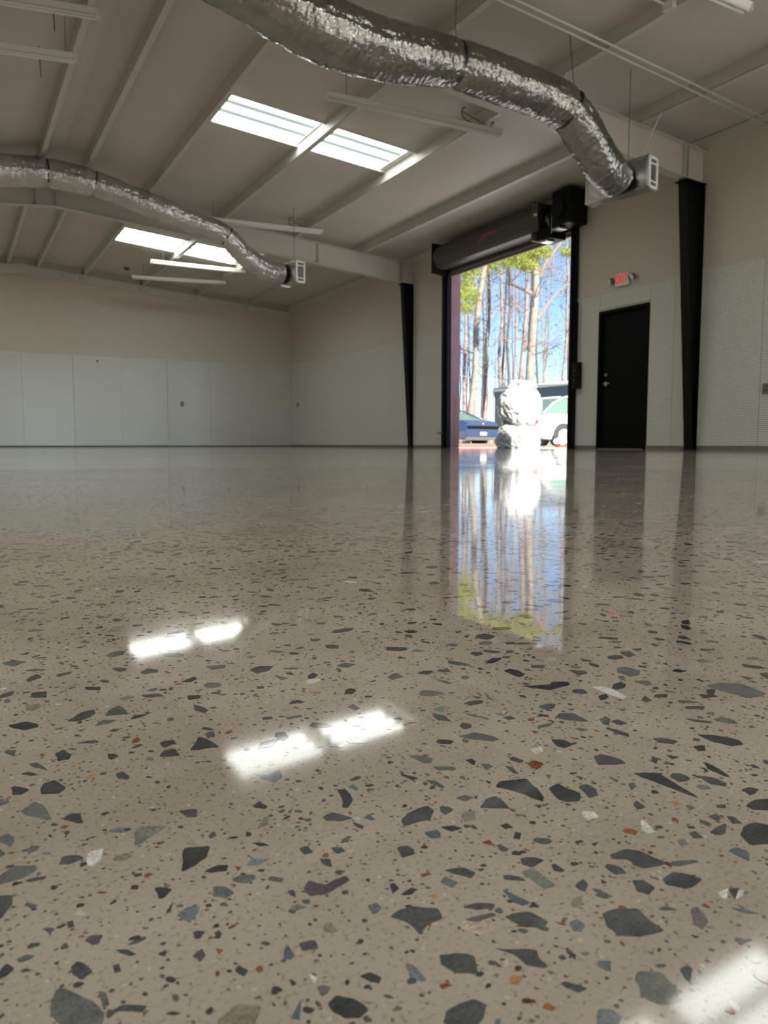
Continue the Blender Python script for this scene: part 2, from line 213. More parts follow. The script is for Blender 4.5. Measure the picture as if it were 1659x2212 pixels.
STONES="d230 2340 280 2400 320 2410 320 2370 300 2340 260 2320|m340 2330 370 2390 400 2410 410 2350 410 2310|d70 2390 120 2400 150 2360 150 2330 110 2320 80 2360|d160 2690 210 2680 200 2610 160 2630|o130 2550 170 2560 180 2520 150 2490 130 2510|d610 2300 630 2270 640 2220 620 2200 600 2240|m770 2710 850 2690 830 2650 780 2650|d900 2580 950 2610 1000 2580 960 2530 910 2520|d330 2670 380 2640 370 2600 330 2630|d620 2400 660 2380 650 2350 610 2350|m480 2480 540 2470 550 2430 500 2440|d500 1930 550 2020 570 1970 580 1910 550 1920 520 1920|d570 2030 590 2040 600 2030 590 1990 570 2000|d440 2030 480 2030 480 2000 440 1980|d170 2090 190 2100 210 2060 200 2030 170 2030|m50 2180 80 2170 70 2120 50 2160|d100 2050 120 2050 140 1990 140 1980 110 2020|d290 1870 310 1880 320 1830 310 1820 290 1840|d110 1840 120 1900 150 1910 170 1850 150 1820|d50 1920 70 1910 90 1880 70 1860 50 1870|g60 1770 90 1800 110 1780 120 1690 110 1690 70 1740|d140 1680 160 1700 180 1690 180 1640 170 1640|d380 1590 420 1580 420 1570 410 1540 390 1550|g270 1540 290 1560 340 1530 270 1480 260 1480|d320 1330 340 1400 350 1420 400 1400 380 1360 350 1340|m120 1510 150 1500 160 1480 130 1470 110 1480|w160 1450 170 1500 200 1500 190 1460 170 1440|o210 1450 240 1460 250 1440 230 1430 210 1440|d360 1310 390 1320 410 1310 400 1290 370 1300|b440 1290 460 1310 490 1290 470 1280|m0 1490 30 1520 70 1500 70 1480 40 1460 0 1460 -10 1460|d-10 1420 20 1410 20 1380 0 1340 -10 1340|m10 1660 30 1670 40 1630 30 1600 10 1640|m0 1620 20 1580 10 1570 0 1570|d260 1300 270 1300 290 1280 270 1260 260 1260|m360 1250 380 1240 390 1210 370 1200 350 1220|b280 1200 300 1210 320 1200 310 1180 290 1160 280 1180|d160 1150 180 1140 190 1120 180 1120|d90 1140 100 1150 110 1140 120 1110 100 1100 90 1120|g50 1060 60 1090 70 1100 90 1070 110 1040 120 1000 110 980 60 1010 50 1040|d140 1010 150 1010 180 990 170 980 140 1000|d200 960 210 960 220 950 210 950|d420 860 440 870 460 850 470 820 450 810 430 820 420 840|d320 1000 330 1010 340 990 330 980|p420 900 430 900 440 890 430 880 420 880|b360 860 390 890 380 870 370 850|d-10 1190 0 1200 10 1180 0 1170 -20 1160|b410 1010 420 1020 420 990 410 980 400 990|p270 1070 290 1080 290 1060 280 1050|b610 1700 630 1670 670 1690 660 1640 630 1620 610 1660|b860 1800 890 1800 900 1780 880 1740 850 1760|b910 1780 950 1780 970 1750 950 1730 910 1760|d540 1530 560 1540 570 1510 560 1500 540 1520|d750 1510 770 1500 760 1440 730 1410 720 1420 740 1460|m660 1400 690 1410 720 1360 690 1360 660 1380|g510 1420 540 1460 560 1470 540 1430|m1040 2030 1070 2050 1070 2000 1050 1990|m830 2040 880 2040 880 2020 830 2020|p510 1160 530 1180 550 1150 600 1160 600 1140 540 1120 510 1130|o490 1030 500 1040 510 1040 510 1010 500 1010 490 1020|b590 1050 610 1050 610 1030 590 1020|d490 890 510 890 520 870 510 860 500 870|p120 1200 130 1210 150 1200 140 1180 130 1180|b60 1270 70 1270 80 1260 70 1250|d150 1110 160 1110 160 1090 150 1090|m120 1060 130 1050 130 1020 120 1020 120 1040|w420 950 420 940 430 920 420 910 420 920|m460 3050 510 3100 550 3090 530 3030 480 3010|m90 3140 140 3160 180 3110 130 3060|m1210 2470 1260 2490 1290 2450 1240 2420|m960 2480 990 2410 960 2400|m670 2980 750 2920 720 2880 670 2920|r420 1300 420 1300 430 1290 420 1280|r160 1340 170 1340 180 1330 170 1330|r130 1640 140 1650 150 1640 140 1630|r310 1070 310 1070 320 1060 310 1050|r640 1430 650 1440 650 1430 640 1420|g410 2480 450 2500 450 2460 420 2450|d280 1240 280 1240 270 1210 260 1210|d330 1200 340 1200 340 1190 330 1190|b40 1370 50 1360 60 1350 50 1340|g460 1110 480 1120 490 1100 470 1100|d620 1270 640 1260 640 1240 620 1240|d580 1240 600 1230 590 1200 580 1210|m560 1300 580 1300 580 1270 560 1270|b780 1510 800 1520 800 1490 790 1480|b740 1350 760 1360 760 1330 750 1330|b220 1570 240 1580 260 1570 250 1550|m460 1220 470 1230 490 1210 480 1200|d480 1370 490 1350 510 1340 500 1360|d100 1270 110 1270 110 1250 100 1250|m170 980 180 980 170 970|d1670 1930 1710 1910 1770 1890 1800 1910 1850 1880 1830 1850 1730 1840 1690 1890|m2240 1610 2310 1610 2370 1570 2350 1450 2310 1440 2250 1450 2240 1530|m1210 1650 1270 1650 1300 1600 1300 1570 1270 1570 1230 1610|m1560 1630 1600 1650 1640 1630 1630 1550 1610 1560 1580 1590|d1430 1320 1450 1350 1480 1350 1500 1300 1490 1270 1460 1280 1420 1300|d1670 1550 1710 1560 1700 1530 1660 1500 1650 1510|d1690 1520 1720 1520 1720 1480 1690 1480|d1640 1490 1660 1420 1640 1400 1630 1430 1630 1480|d1690 1360 1720 1350 1740 1310 1710 1300 1680 1330|d1830 1320 1870 1290 1900 1230 1880 1200 1840 1210 1820 1260|d1430 1500 1460 1480 1460 1450 1480 1440 1420 1430 1410 1450|d1100 1330 1130 1350 1200 1330 1190 1300 1170 1230 1150 1210 1140 1240 1130 1280|d1210 1260 1250 1270 1250 1240 1260 1200 1230 1170 1200 1180 1190 1200|d1280 1230 1310 1230 1310 1200 1290 1170 1260 1170|d1000 1260 1040 1290 1070 1290 1070 1260 1060 1220 1030 1240|d810 1300 840 1320 900 1330 900 1300 870 1270 800 1270|d920 1310 940 1300 940 1280 910 1270 910 1290|g940 1250 960 1260 980 1250 960 1220 930 1220|d1460 1220 1520 1190 1510 1140 1500 1080 1490 1040 1480 1080 1470 1140 1460 1190|d1680 1180 1680 1140 1660 1080 1650 1090 1650 1140|d1590 1130 1620 1100 1620 1060 1600 1050 1580 1080|d1560 1250 1590 1270 1590 1250 1560 1230|d1620 1020 1650 1020 1660 1000 1630 990 1610 990|d1550 960 1600 970 1650 950 1590 910 1550 940|d1420 880 1460 900 1500 900 1520 870 1450 820 1400 840|d1370 920 1440 930 1430 920 1400 900 1380 900|m1430 970 1460 970 1450 950 1430 940|b1340 850 1370 850 1370 820 1340 800 1340 830|d740 1200 760 1200 770 1180 760 1160 730 1160|d660 1090 670 1090 670 1070 650 1060|d660 1050 690 1060 700 1050 680 1040|d1110 960 1130 960 1160 960 1180 940 1190 880 1170 880 1130 890 1130 930 1110 940|m1200 880 1250 860 1250 850 1200 860 1190 870|d940 1040 970 1030 980 1010 940 1000 930 1020|d980 990 990 990 990 960 980 960 970 970|d780 1080 820 1070 830 1040 810 1030 790 1060|m750 1050 770 1060 780 1030 760 1020|g910 1000 940 1000 940 960 940 930 910 930 910 950|d1080 870 1100 860 1100 830 1070 820 1060 840|m980 870 1000 870 1010 850 990 850|b840 970 850 940 860 910 840 910 830 930|o920 870 940 880 960 880 940 860 920 860|d610 1000 630 1010 660 1010 700 980 690 950 660 950 630 930 630 970|p740 960 770 960 800 940 790 930 760 940|p720 930 780 920 780 910 740 910|k700 910 720 930 770 910 750 880 720 880 710 900|d790 900 810 900 840 890 850 850 830 840 800 860|d950 820 980 820 1020 800 1010 760 1010 730 960 740 930 760 930 790|p1100 750 1120 750 1100 710 1070 700 1070 720|b880 830 900 830 900 810 880 800 870 810|d720 840 750 820 770 810 780 800 770 780 770 760 760 760 740 780 740 810|d620 850 630 870 660 860 680 840 670 820 660 800 630 820|b570 880 580 870 580 830 570 830 560 850|d760 720 770 720 790 690 770 690 760 710|g870 670 890 680 920 660 910 620 890 600 860 610 850 630 860 650|d550 740 570 760 620 760 630 740 610 720 590 710|b740 620 770 650 790 640 790 620 770 610|b840 720 850 730 870 720 850 700|b1100 660 1110 650 1120 640 1090 640|b1170 720 1190 700 1200 680 1180 690|w1190 760 1220 760 1190 740 1180 740|w1230 750 1240 740 1220 730 1200 730|d1220 760 1240 750 1200 730 1200 730|r1260 1400 1290 1410 1300 1380 1270 1360 1250 1370|r1210 1020 1230 1020 1240 1000 1220 990 1210 1010|r910 1130 930 1130 930 1120 920 1110|a1410 1060 1430 1060 1430 1040 1410 1040|r730 1090 750 1090 750 1080 730 1080|a700 770 710 770 720 760 700 750 690 760|r590 810 600 810 610 800 590 800|a710 1020 720 1020 720 1010 710 1010|w1180 1110 1200 1130 1220 1110 1210 1090 1180 1090|w1280 1030 1290 1030 1270 980 1250 980 1250 1000|w1880 1800 1930 1770 1910 1660 1880 1650 1870 1710|w1330 1470 1370 1470 1350 1440 1320 1440|d2000 1500 2060 1470 2030 1450 1980 1480|d1910 1430 1960 1360 1940 1360 1910 1390|m2060 1770 2110 1750 2090 1710 2060 1710|d1920 1610 1970 1640 1950 1590 1920 1590|d2010 1630 2050 1610 2020 1590 1980 1610|d2140 1560 2180 1530 2180 1510 2120 1520|m1950 1990 2000 1950 1980 1920 1940 1920|m1870 2110 1920 2080 1880 2050 1850 2080|m2130 1920 2170 1920 2180 1850 2130 1810 2090 1820 2090 1880|m1340 1800 1380 1730 1370 1710 1340 1770|g1270 1880 1320 1890 1330 1860 1280 1840|d1420 1710 1450 1710 1450 1680 1420 1680|m1580 1730 1630 1740 1650 1720 1610 1690 1580 1700|g1470 1600 1540 1600 1500 1580 1450 1580|m1520 1940 1510 1900 1490 1840 1490 1880|m1010 1600 1040 1590 1060 1550 1040 1530 1020 1540|d940 1530 940 1500 960 1470 940 1460 930 1500|m970 1450 990 1430 990 1390 980 1390 970 1420|m1030 1510 1080 1480 1070 1460 1030 1480|d1130 1500 1150 1500 1150 1480 1130 1460|m1150 1460 1170 1450 1170 1430 1140 1420|d1200 1420 1210 1400 1200 1360 1190 1370|m980 1330 1010 1330 1020 1310 990 1300|d870 1230 900 1220 910 1200 880 1200|m1430 1030 1440 1030 1440 1010 1420 1010|m1650 1150 1640 1160 1640 1130 1620 1130|b1570 1520 1580 1500 1550 1500 1550 1530|m1450 2140 1470 2120 1480 2070 1460 2070|m2300 2070 2360 2070 2330 2010 2280 2000|m2100 2080 2120 2050 2110 2020 2080 2050|d2280 1790 2320 1800 2330 1760 2290 1760|d2450 1630 2470 1580 2430 1580|d1110 1010 1130 1010 1110 1000|m1400 1180 1420 1180 1410 1160 1380 1150|d1630 1260 1650 1230 1620 1230|d1470 950 1480 940 1470 910 1450 920|d1330 940 1350 940 1340 910 1320 920|b1280 930 1300 930 1290 910 1270 910|d960 800 970 800 970 810|p950 820 970 820 960 800|m1050 780 1070 780 1080 760 1060 770|m1030 750 1040 750 1030 740 1030 750|d1040 700 1050 690 1040 690 1040 690|d950 650 970 650 970 640 940 620 940 630|d800 770 810 770 810 760 800 760|d820 770 830 760 820 750|d1000 1130 1010 1120 990 1100 980 1110|d990 1170 1010 1170 1010 1150 990 1150|r1130 750 1140 750 1140 740 1130 740"
def build_stones():
    rng=np.random.default_rng(3)
    placed=[]  # outlines
    for s in STONES.split('|'):
        k=s[0]; p=list(map(int,s[1:].split())); pts=[(PX+p[i]/1e4,PY+p[i+1]/1e4) for i in range(0,len(p),2)]
        placed.append((k,int(rng.integers(2)),pts,True))
    cell={}
    def reg(cx,cy,r):
        cell.setdefault((int(cx//.02),int(cy//.02)),[]).append((cx,cy,r))
    def free(cx,cy,r):
        a,b=int(cx//.02),int(cy//.02)
        for i in (-1,0,1):
            for j in (-1,0,1):
                for (x,y,q) in cell.get((a+i,b+j),()):
                    if (x-cx)**2+(y-cy)**2<(r+q)**2: return False
        return True
    for k,i,pts,_ in placed:
        for t in range(len(pts)):
            x0,y0=pts[t]; cx=sum(p[0] for p in pts)/len(pts); cy=sum(p[1] for p in pts)/len(pts)
            reg((x0+cx)/2,(y0+cy)/2,.0012); 
            reg(x0,y0,.0004)
        reg(cx,cy,.0015)
        for t in range(len(pts)):
            x0,y0=pts[t]; x1,y1=pts[(t+1)%len(pts)]
            for q in (.0,.35,.7):
                for w in (.25,.5,.75,1.): reg(x0+(cx-x0)*q+(x1-x0)*(1-q)*w,y0+(cy-y0)*q+(y1-y0)*(1-q)*w,.0007)
    ang0=math.atan2(.86835,.48800)
    def stone(cx,cy,r,el,rot,n):
        pts=[]; a0=rng.random()*6.28
        for j in range(n):
            a=a0+2*math.pi*(j+rng.uniform(-.32,.32))/n; q=r*rng.uniform(.60,1.18)
            x,y=q*math.cos(a)*el,q*math.sin(a)/el
            pts.append((cx+x*math.cos(rot)-y*math.sin(rot),cy+x*math.sin(rot)+y*math.cos(rot)))
        return pts
    keys=['d']*46+['m']*24+['g']*7+['b']*9+['p']*4+['o']*2+['w']+['r']*2+['a']*2
    # rings of distance: (r0,r1,count,[size range])
    for (d0,d1,dens,s0,s1) in ((.09,.60,2600,.0018,.0046),(.09,.60,11000,.0006,.0017),(.25,.70,1500,.0026,.0062),(.60,1.5,3300,.0024,.0062),(.60,1.5,9000,.0010,.0022),(1.5,2.8,3300,.0026,.0062),(1.5,2.8,3600,.0014,.0026)):
        area=.5*(d1*d1-d0*d0)*1.56; n=int(dens*area); t=0; tries=0
        while t<n and tries<n*6:
            tries+=1
            d=math.sqrt(rng.uniform(d0*d0,d1*d1)); a=ang0+rng.uniform(-.78,.78); cx,cy=-9.0844+d*math.cos(a),-22.0141+d*math.sin(a)
            r=s0+(s1-s0)*rng.random()**2.2; el=rng.uniform(1,1.55)
            if not free(cx,cy,r*.95): continue
            k=keys[int(rng.integers(len(keys)))]
            if r<.0016 and rng.random()<.12: k='r'
            if k in 'ra' and r>.003: k='d'
            reg(cx,cy,r); placed.append((k,int(rng.integers(2)),stone(cx,cy,r,el,rng.uniform(0,3.14),int(rng.integers(5,8)) if r>.0015 else 5),False)); t+=1
    def px(s):
        pts=s[2]; cx=sum(p[0] for p in pts)/len(pts); cy=sum(p[1] for p in pts)/len(pts)
        d=(cx+9.0844)*.488+(cy+22.0141)*.868; lat=[(p[0]+9.0844)*.872-(p[1]+22.0141)*.49 for p in pts]
        if abs(sum(lat)/len(lat))>d*.55: return 0
        return (max(lat)-min(lat))/max(d,.08)
    placed.sort(key=lambda s:-px(s))
    rest={}
    def smooth(pts):
        out=[]
        n=len(pts)
        for i in range(n):
            a=pts[i];b=pts[(i+1)%n]
            out.append((a[0]*.9+b[0]*.1,a[1]*.9+b[1]*.1)); j=.04*((i*37%7)/3-1); out.append((a[0]*.5+b[0]*.5+j*(b[1]-a[1]),a[1]*.5+b[1]*.5-j*(b[0]-a[0]))); out.append((a[0]*.1+b[0]*.9,a[1]*.1+b[1]*.9))
        return out
    for idx,(k,i,pts,_) in enumerate(placed):
        ar=sum(pts[j][0]*pts[(j+1)%len(pts)][1]-pts[(j+1)%len(pts)][0]*pts[j][1] for j in range(len(pts)))
        if ar<0: pts=pts[::-1]
        if idx<300: pts=smooth(pts)
        zt=.00004+.00000015*(idx%300); n=len(pts)
        vs=[(x,y,-.0008) for x,y in pts]+[(x,y,zt) for x,y in pts]; fs=[tuple(range(n,2*n))]+[(j,(j+1)%n,n+(j+1)%n,n+j) for j in range(n)]
        if idx<300:
            MB().add(vs,fs).build('aggregate_stone',SM[(k,i)],flo)
        else:
            rest.setdefault((k,i),MB()).add(vs,fs)
    big=MB(); mats=[]; mi=[]
    for key,mb in rest.items():
        big.add(mb.v,mb.f); mats.append(SM[key]); mi+= [len(mats)-1]*len(mb.f)
    o=big.build('aggregate',None,flo); o['kind']='stuff'
    for m_ in mats: o.data.materials.append(m_)
    o.data.polygons.foreach_set('material_index',mi)
build_stones()
# ---------------------------------------------------------------- shell: walls
H=.084
def ceil(x):
    a=abs(x); return 4.20+H*min(a,14.6-a)
def zb(x): return 4.035+H*min(abs(x),14.6-abs(x))
# side wall with the roll-up door opening and the man door
DY0,DY1,DZ=-12.24,-8.66,3.62
wb=MB()
wb.box(0,.2,-18.2,-13.86,0,4.25); wb.box(0,.2,-29,-18.2,3.8,4.25); wb.box(0,.2,-30.2,-29,0,4.25); wb.box(0,.2,-12.86,DY0,0,4.25); wb.box(0,.2,-13.86,-12.86,2.16,4.25)
wb.box(0,.2,DY0,DY1,DZ,4.25); wb.box(0,.2,DY1,.2,0,4.25)
wallR=wb.build('wall_right',M['upper']); tag(wallR,'cream side wall with roll-up door and black door',kind='structure')
wa=MB(); pts=[(-14.8,0),(0,0),(0,4.25),(-7.3,4.86),(-14.8,4.25)]
wa.prism(pts,0,.2,1); wallA=wa.build('wall_far',M['upper']); tag(wallA,'cream end wall above grey boards',kind='structure')
wl=MB().box(-14.8,-14.6,-30.2,-28,0,4.25).box(-14.8,-14.6,-28,0,0,4.25).build('wall_left',M['upper']); tag(wl,'cream side wall out of frame',kind='structure')
wn_=MB().box(-14.6,-7.5,-30.2,-30,0,4.9).box(-7.5,-1.2,-30.2,-30,3.9,4.9).box(-1.2,0,-30.2,-30,0,4.9).build('wall_near',M['upper']); tag(wn_,'cream end wall behind the camera with wide opening',kind='structure')
# perforated boards, 4 ft by 8 ft sheets
def sheets(wall,axis,mt,spans):
    for a,b,z0,z1 in spans:
        mb=MB()
        if axis==0:
            t=[.0,.007,-.003,.009,-.006,.003,.008,-.004,.006,0,.004,.002][spans.index((a,b,z0,z1))]; u=max(0,t); w=max(0,-t)
            mb.add([(a+.003,0,z0),(b-.003,0,z0),(b-.003,-.012-u,z0),(a+.003,-.012-w,z0),(a+.003,0,z1),(b-.003,0,z1),(b-.003,-.012-u,z1),(a+.003,-.012-w,z1)],[(0,1,2,3),(7,6,5,4),(0,4,5,1),(1,5,6,2),(2,6,7,3),(3,7,4,0)])
        else: mb.box(-.012,0,a+.003,b-.003,z0,z1)
        mb.build('wall_board',mt,wall)
s=[]; x=0.
for i in range(12):
    s.append((max(x-1.235,-14.6),x,.04,2.44)); x-=1.235
sheets(wallA,0,M['pegA'],s)
sp=[(-1.22*(i+1),-1.22*i,.055,2.44) for i in range(6)]+[(-8.47,-7.32,.055,2.44),(-12.86,-12.36,.055,2.44),(-13.165,-12.86,2.2,2.44),(-13.88,-13.165,2.2,2.44),(-14.318,-13.88,.055,2.44),(-14.64,-14.318,.055,2.44),(-15.70,-14.76,.055,2.44)]
y=-15.70
while y>-17.3: sp.append((y-1.22,y,.055,2.44)); y-=1.22
sheets(wallR,1,M['pegB'],sp)
tag(MB().box(-14.6,0,-.02,0,2.44,2.455).build('trim_1',M['steel']),'thin trim capping the end wall boards',kind='structure')
tag(MB().box(-.02,0,-8.42,0,2.44,2.455).box(-.02,0,-18.2,-12.36,2.44,2.455).build('trim_2',M['steel']),'thin trim capping the side wall boards',kind='structure')
tag(MB().box(-14.6,0,-.006,0,0,.04).build('gap_shade_far',M['base']),'dark strip painted as gap shade at the foot of the end wall',kind='structure')  # shade of the gap under the boards, put in as dark colour
tag(MB().box(-.006,0,-8.42,0,0,.055).box(-.006,0,-12.86,-12.36,0,.055).box(-.006,0,-18.2,-13.88,0,.055).build('gap_shade_right',M['base']),'dark strip painted as gap shade at the foot of the side wall',kind='structure')  # same painted gap shade along the side wall
# ---------------------------------------------------------------- ceiling of sagging vinyl-faced insulation with skylights
PUR=[-.0,-1.28,-2.82,-4.33,-5.83,-6.95,-7.65,-8.77,-10.27,-11.78,-13.32,-14.6]
SKY_Y=[(-4.72,-3.60),(-11.85,-10.92),(-19.0,-17.95),(-26.3,-25.2)]
def strip(x0,x1,mid,sky):
    mb=MB(); nx=8
    ys=[0.]; cuts=[]
    for (a,b) in ([(q[1],q[0]) for q in SKY_Y] if sky else []): cuts.append((a,b))
    segs=[];y=0.
    for a,b in cuts: segs.append((y,a)); y=b
    segs.append((y,-30.))
    for (ya,yb) in segs:
        n=max(2,int(abs(ya-yb)/.35)); base=len(mb.v)
        for j in range(n+1):
            yy=ya+(yb-ya)*j/n
            e=min(1,min(abs(yy-ya),abs(yy-yb))/.25) if sky else 1
            if not sky: e=1
            for i in range(nx+1):
                t=i/nx; xx=x0+(x1-x0)*t
                sag=.05*math.sin(math.pi*t)**.8*(.75+.25*noise.noise(Vector((xx*.7,yy*.9,0))))+.012*noise.noise(Vector((xx*2.1,yy*1.3,3)))*math.sin(math.pi*t)
                if abs(x0-x1)<.8: sag*=.4
                mb.v.append((xx,yy,ceil(xx)-sag*(.35+.65*e)))
        for j in range(n):
            for i in range(nx):
                a=base+j*(nx+1)+i; mb.f.append((a,a+1,a+nx+2,a+nx+1))
    return mb
ceilo=MB().box(-14.8,.2,-30.2,.2,4.98,5.02).build('ceiling',M['steel']); tag(ceilo,'white roof over sagging insulation',kind='structure')
# roof deck is cut over every skylight, so rebuild it as strips
me=ceilo.data; me.clear_geometry(); rb=MB()
def deck(x0,x1,y0,y1):
    a,b=ceil(x0)+.03,ceil(x1)+.03
    rb.add([(x0,y0,a),(x1,y0,b),(x1,y1,b),(x0,y1,a),(x0,y0,a+.04),(x1,y0,b+.04),(x1,y1,b+.04),(x0,y1,a+.04)],[(0,1,2,3),(7,6,5,4),(0,4,5,1),(1,5,6,2),(2,6,7,3),(3,7,4,0)])
SKX=[(-5.83,-4.33),(-4.33,-2.82),(-10.27,-8.77),(-11.78,-10.27)]
SKV=[(-5.66,-4.36),(-4.30,-2.93),(-10.2,-8.9),(-11.7,-10.35)]
xs=[-14.8,-11.78,-8.77,-7.3,-5.83,-2.82,.2]
for i in range(6):
    a,b=xs[i],xs[i+1]
    if i in (1,4):
        yy=.2
        for (s0,s1) in SKY_Y: deck(a,b,s1,yy); yy=s0
        deck(a,b,-30.2,yy)
    else: deck(a,b,-30.2,.2)
me.from_pydata(rb.v,[],rb.f); me.update(); me.materials.clear(); me.materials.append(M['steel'])
for i in range(len(PUR)-1):
    x0,x1=PUR[i],PUR[i+1]; sky_=i in (2,3,7,8)
    if i==5:
        strip(x0,-7.3,0,False).build('insulation_strip',M['vinyl'],ceilo,smooth=True); strip(-7.3,x1,0,False).build('insulation_strip',M['vinyl'],ceilo,smooth=True); continue
    strip(x0,x1,0,sky_).build('insulation_strip',M['vinyl'],ceilo,smooth=True)
# skylights: three lit bays between two ribs, one sheet each side of a purlin
names={(0,1):'corrugated skylight panel nearer the ridge over the far bay',(1,1):'corrugated skylight panel beside it over the far bay, partly behind the foil duct'}
SKL={(0,0):'bright skylight panel over the far bay, left of the pair',(1,0):'bright skylight panel over the far bay, right one of the pair',
     (0,1):'large bright skylight panel over the middle bay, left of the rafter-side pair',(1,1):'large bright skylight panel over the middle bay, right of the pair beside hanging strip light'}
for yi,(s0,s1) in enumerate(SKY_Y):
    for xi,(x0,x1) in enumerate(SKX):
        e=empty('skylight',((x0+x1)/2,(s0+s1)/2,ceil((x0+x1)/2)))
        v0,v1=SKV[xi]
        tag(e,SKL.get((xi,yi),'bright corrugated skylight panel out of the frame, '+('far','middle','third','last')[yi]+' bay, '+('left of the right slope','right of the right slope','right of the left slope','left of the left slope')[xi]),'skylight','skylight panels in the roof')
        dz=.03; w=(s1-s0)/3
        for k in range(3):
            ya,yb=s0+w*k,s0+w*(k+1)
            mb=MB(); mb.add([(v0,ya,ceil(v0)+dz),(v1,ya,ceil(v1)+dz),(v1,yb,ceil(v1)+dz),(v0,yb,ceil(v0)+dz)],[(0,3,2,1)])
            mb.build('translucent_sheet',M['skyl'],e)
        for k in (1,2):
            y_=s0+w*k; mb=MB(); z=dz-.004
            mb.add([(v0,y_-.06,ceil(v0)+z),(v1,y_-.06,ceil(v1)+z),(v1,y_+.06,ceil(v1)+z),(v0,y_+.06,ceil(v0)+z),(v0,y_,ceil(v0)+z+.02),(v1,y_,ceil(v1)+z+.02)],[(0,3,2,1),(0,1,5,4),(2,3,4,5),(0,4,3),(1,2,5)])
            mb.build('rib',M['rib'],e)
        mb=MB()
        for ya,yb in ((s0-.03,s0),(s1,s1+.03)):
            mb.add([(x0,ya,ceil(x0)-.03),(x1,ya,ceil(x1)-.03),(x1,yb,ceil(x1)-.03),(x0,yb,ceil(x0)-.03),(x0,ya,ceil(x0)+dz),(x1,ya,ceil(x1)+dz),(x1,yb,ceil(x1)+dz),(x0,yb,ceil(x0)+dz)],[(0,3,2,1),(4,5,6,7),(0,1,5,4),(1,2,6,5),(2,3,7,6),(3,0,4,7)])
        for xa,xb in ((x0,v0),(v1,x1)):
            if xb-xa>.01:
                mb.add([(xa,s0,ceil(xa)),(xb,s0,ceil(xb)),(xb,s1,ceil(xb)),(xa,s1,ceil(xa)),(xa,s0,ceil(xa)+dz),(xb,s0,ceil(xb)+dz),(xb,s1,ceil(xb)+dz),(xa,s1,ceil(xa)+dz)],[(0,3,2,1),(4,5,6,7),(0,1,5,4),(1,2,6,5),(2,3,7,6),(3,0,4,7)])
        mb.build('curb',M['white'],e)
# purlins (Z sections) run along the building, frame to frame
FR=[-7.13,-14.70,-22.3]
PL={-1.28:'white roof purlin first in from the side wall',-2.82:'white roof purlin second in from the side wall, right edge of the skylights',-4.33:'white roof purlin between the two skylight panels',
 -5.83:'white roof purlin at the left edge of the skylights',-6.95:'white ridge purlin on the right slope',-7.65:'white ridge purlin on the left slope'}
for x in PUR[1:-1]:
    s_=1 if x>-7.3 else -1
    e=empty('roof_purlin',(x,-15,zb(x)))
    tag(e,PL.get(x,'white roof purlin on the left slope'),'purlin','roof purlins')
    b=zb(x); t=ceil(x)-.004
    MB().box(x-.004,x+.004,-29.98,-.005,b,t).build('web',M['steel'],e)
    x1=x+.07
    MB().prism([(x-.004,b),(x1,b-.006*s_),(x1,b+.018-.006*s_),(x1-.004,b+.018-.006*s_),(x1-.004,b+.004),(x-.004,b+.006)],-29.98,-.005,1).build('bottom_flange',M['steel'],e)
    for y_ in (-5.3,-9.3,-13.0,-18.0):
        if x in (-4.33,-5.83,-1.28):
            for q in (.05,.09): MB().cyl((x-.006,y_,b+q),0,.008,.008,8).build('bolt',M['bright'],e)
# eave strut over the side wall
tag(MB().box(-.05,0,-29.98,-.005,4.04,4.19).build('trim_3',M['steel']),'eave strut along the top of the side wall',kind='structure')
# ---------------------------------------------------------------- rigid frames: rafter + black column
def frame(yc,Db,Dt,lab_r,lab_c,group_r='rigid frame rafters',vis=True):
    hw=.07; e=empty('roof_rafter',(-7.3,yc,4.2)); tag(e,lab_r,'rafter',group_r)
    def bot(x): a=min(abs(x),14.6-abs(x)); return 3.60+.0845*a
    def top(x): return zb(x)-.012
    xs=[-14.6,-14.3,-7.3,-Dt,0]
    for xa,xb in ((-14.6,-7.3),(-7.3,0)):
        MB().prism([(xa,bot(xa)),(xb,bot(xb)),(xb,top(xb)),(xa,top(xa))],yc-.004,yc+.004,1).build('web',M['steel'],e)
        MB().prism([(xa,bot(xa)-.012),(xb,bot(xb)-.012),(xb,bot(xb)),(xa,bot(xa))],yc-hw,yc+hw,1).build('bottom_flange',M['steel'],e)
        MB().prism([(xa,top(xa)-.01),(xb,top(xb)-.01),(xb,top(xb)),(xa,top(xa))],yc-hw,yc+hw,1).build('top_flange',M['steel'],e)
    for x in (-7.3,-7.62,-.35,-Dt-.02,-14.25):
        MB().box(x-.006,x+.006,yc-hw+.005,yc+hw-.005,bot(x),top(x)-.01).build('stiffener',M['steel'],e)
    MB().box(-2.3,-2.29,yc-.05,yc-.004,bot(-2.3),top(-2.3)-.01).build('stiffener',M['steel'],e)
    c=empty('tapered_column',(-.1,yc,0)); tag(c,lab_c,'column','black tapered steel columns')
    hc=.07; zt=3.578
    MB().prism([(-Db,0),(-Dt,zt),(-Dt+.012,zt),(-Db+.012,0)],yc-hc,yc+hc,1).build('inner_flange',M['black'],c)
    MB().box(-.026,-.014,yc-hc,yc+hc,0,zt).build('outer_flange',M['black'],c)
    MB().prism([(-Db+.012,0),(-.026,0),(-.026,zt),(-Dt+.012,zt)],yc-.004,yc+.004,1).build('web',M['black'],c)
    MB().box(-Dt-.05,-.014,yc-hc-.025,yc+hc+.025,zt,zt+.01).build('cap_plate',M['black'],c)
    MB().box(-Db-.03,-.014,yc-hc-.01,yc+hc+.01,0,.012).build('base_plate',M['black'],c)
frame(-7.13,.06,.27,'cream steel rafter crossing behind the far foil duct','black tapered steel column left of the roll-up door')
frame(-14.70,.10,.39,'cream steel rafter crossing behind the near foil duct','black tapered steel column right of the black door')
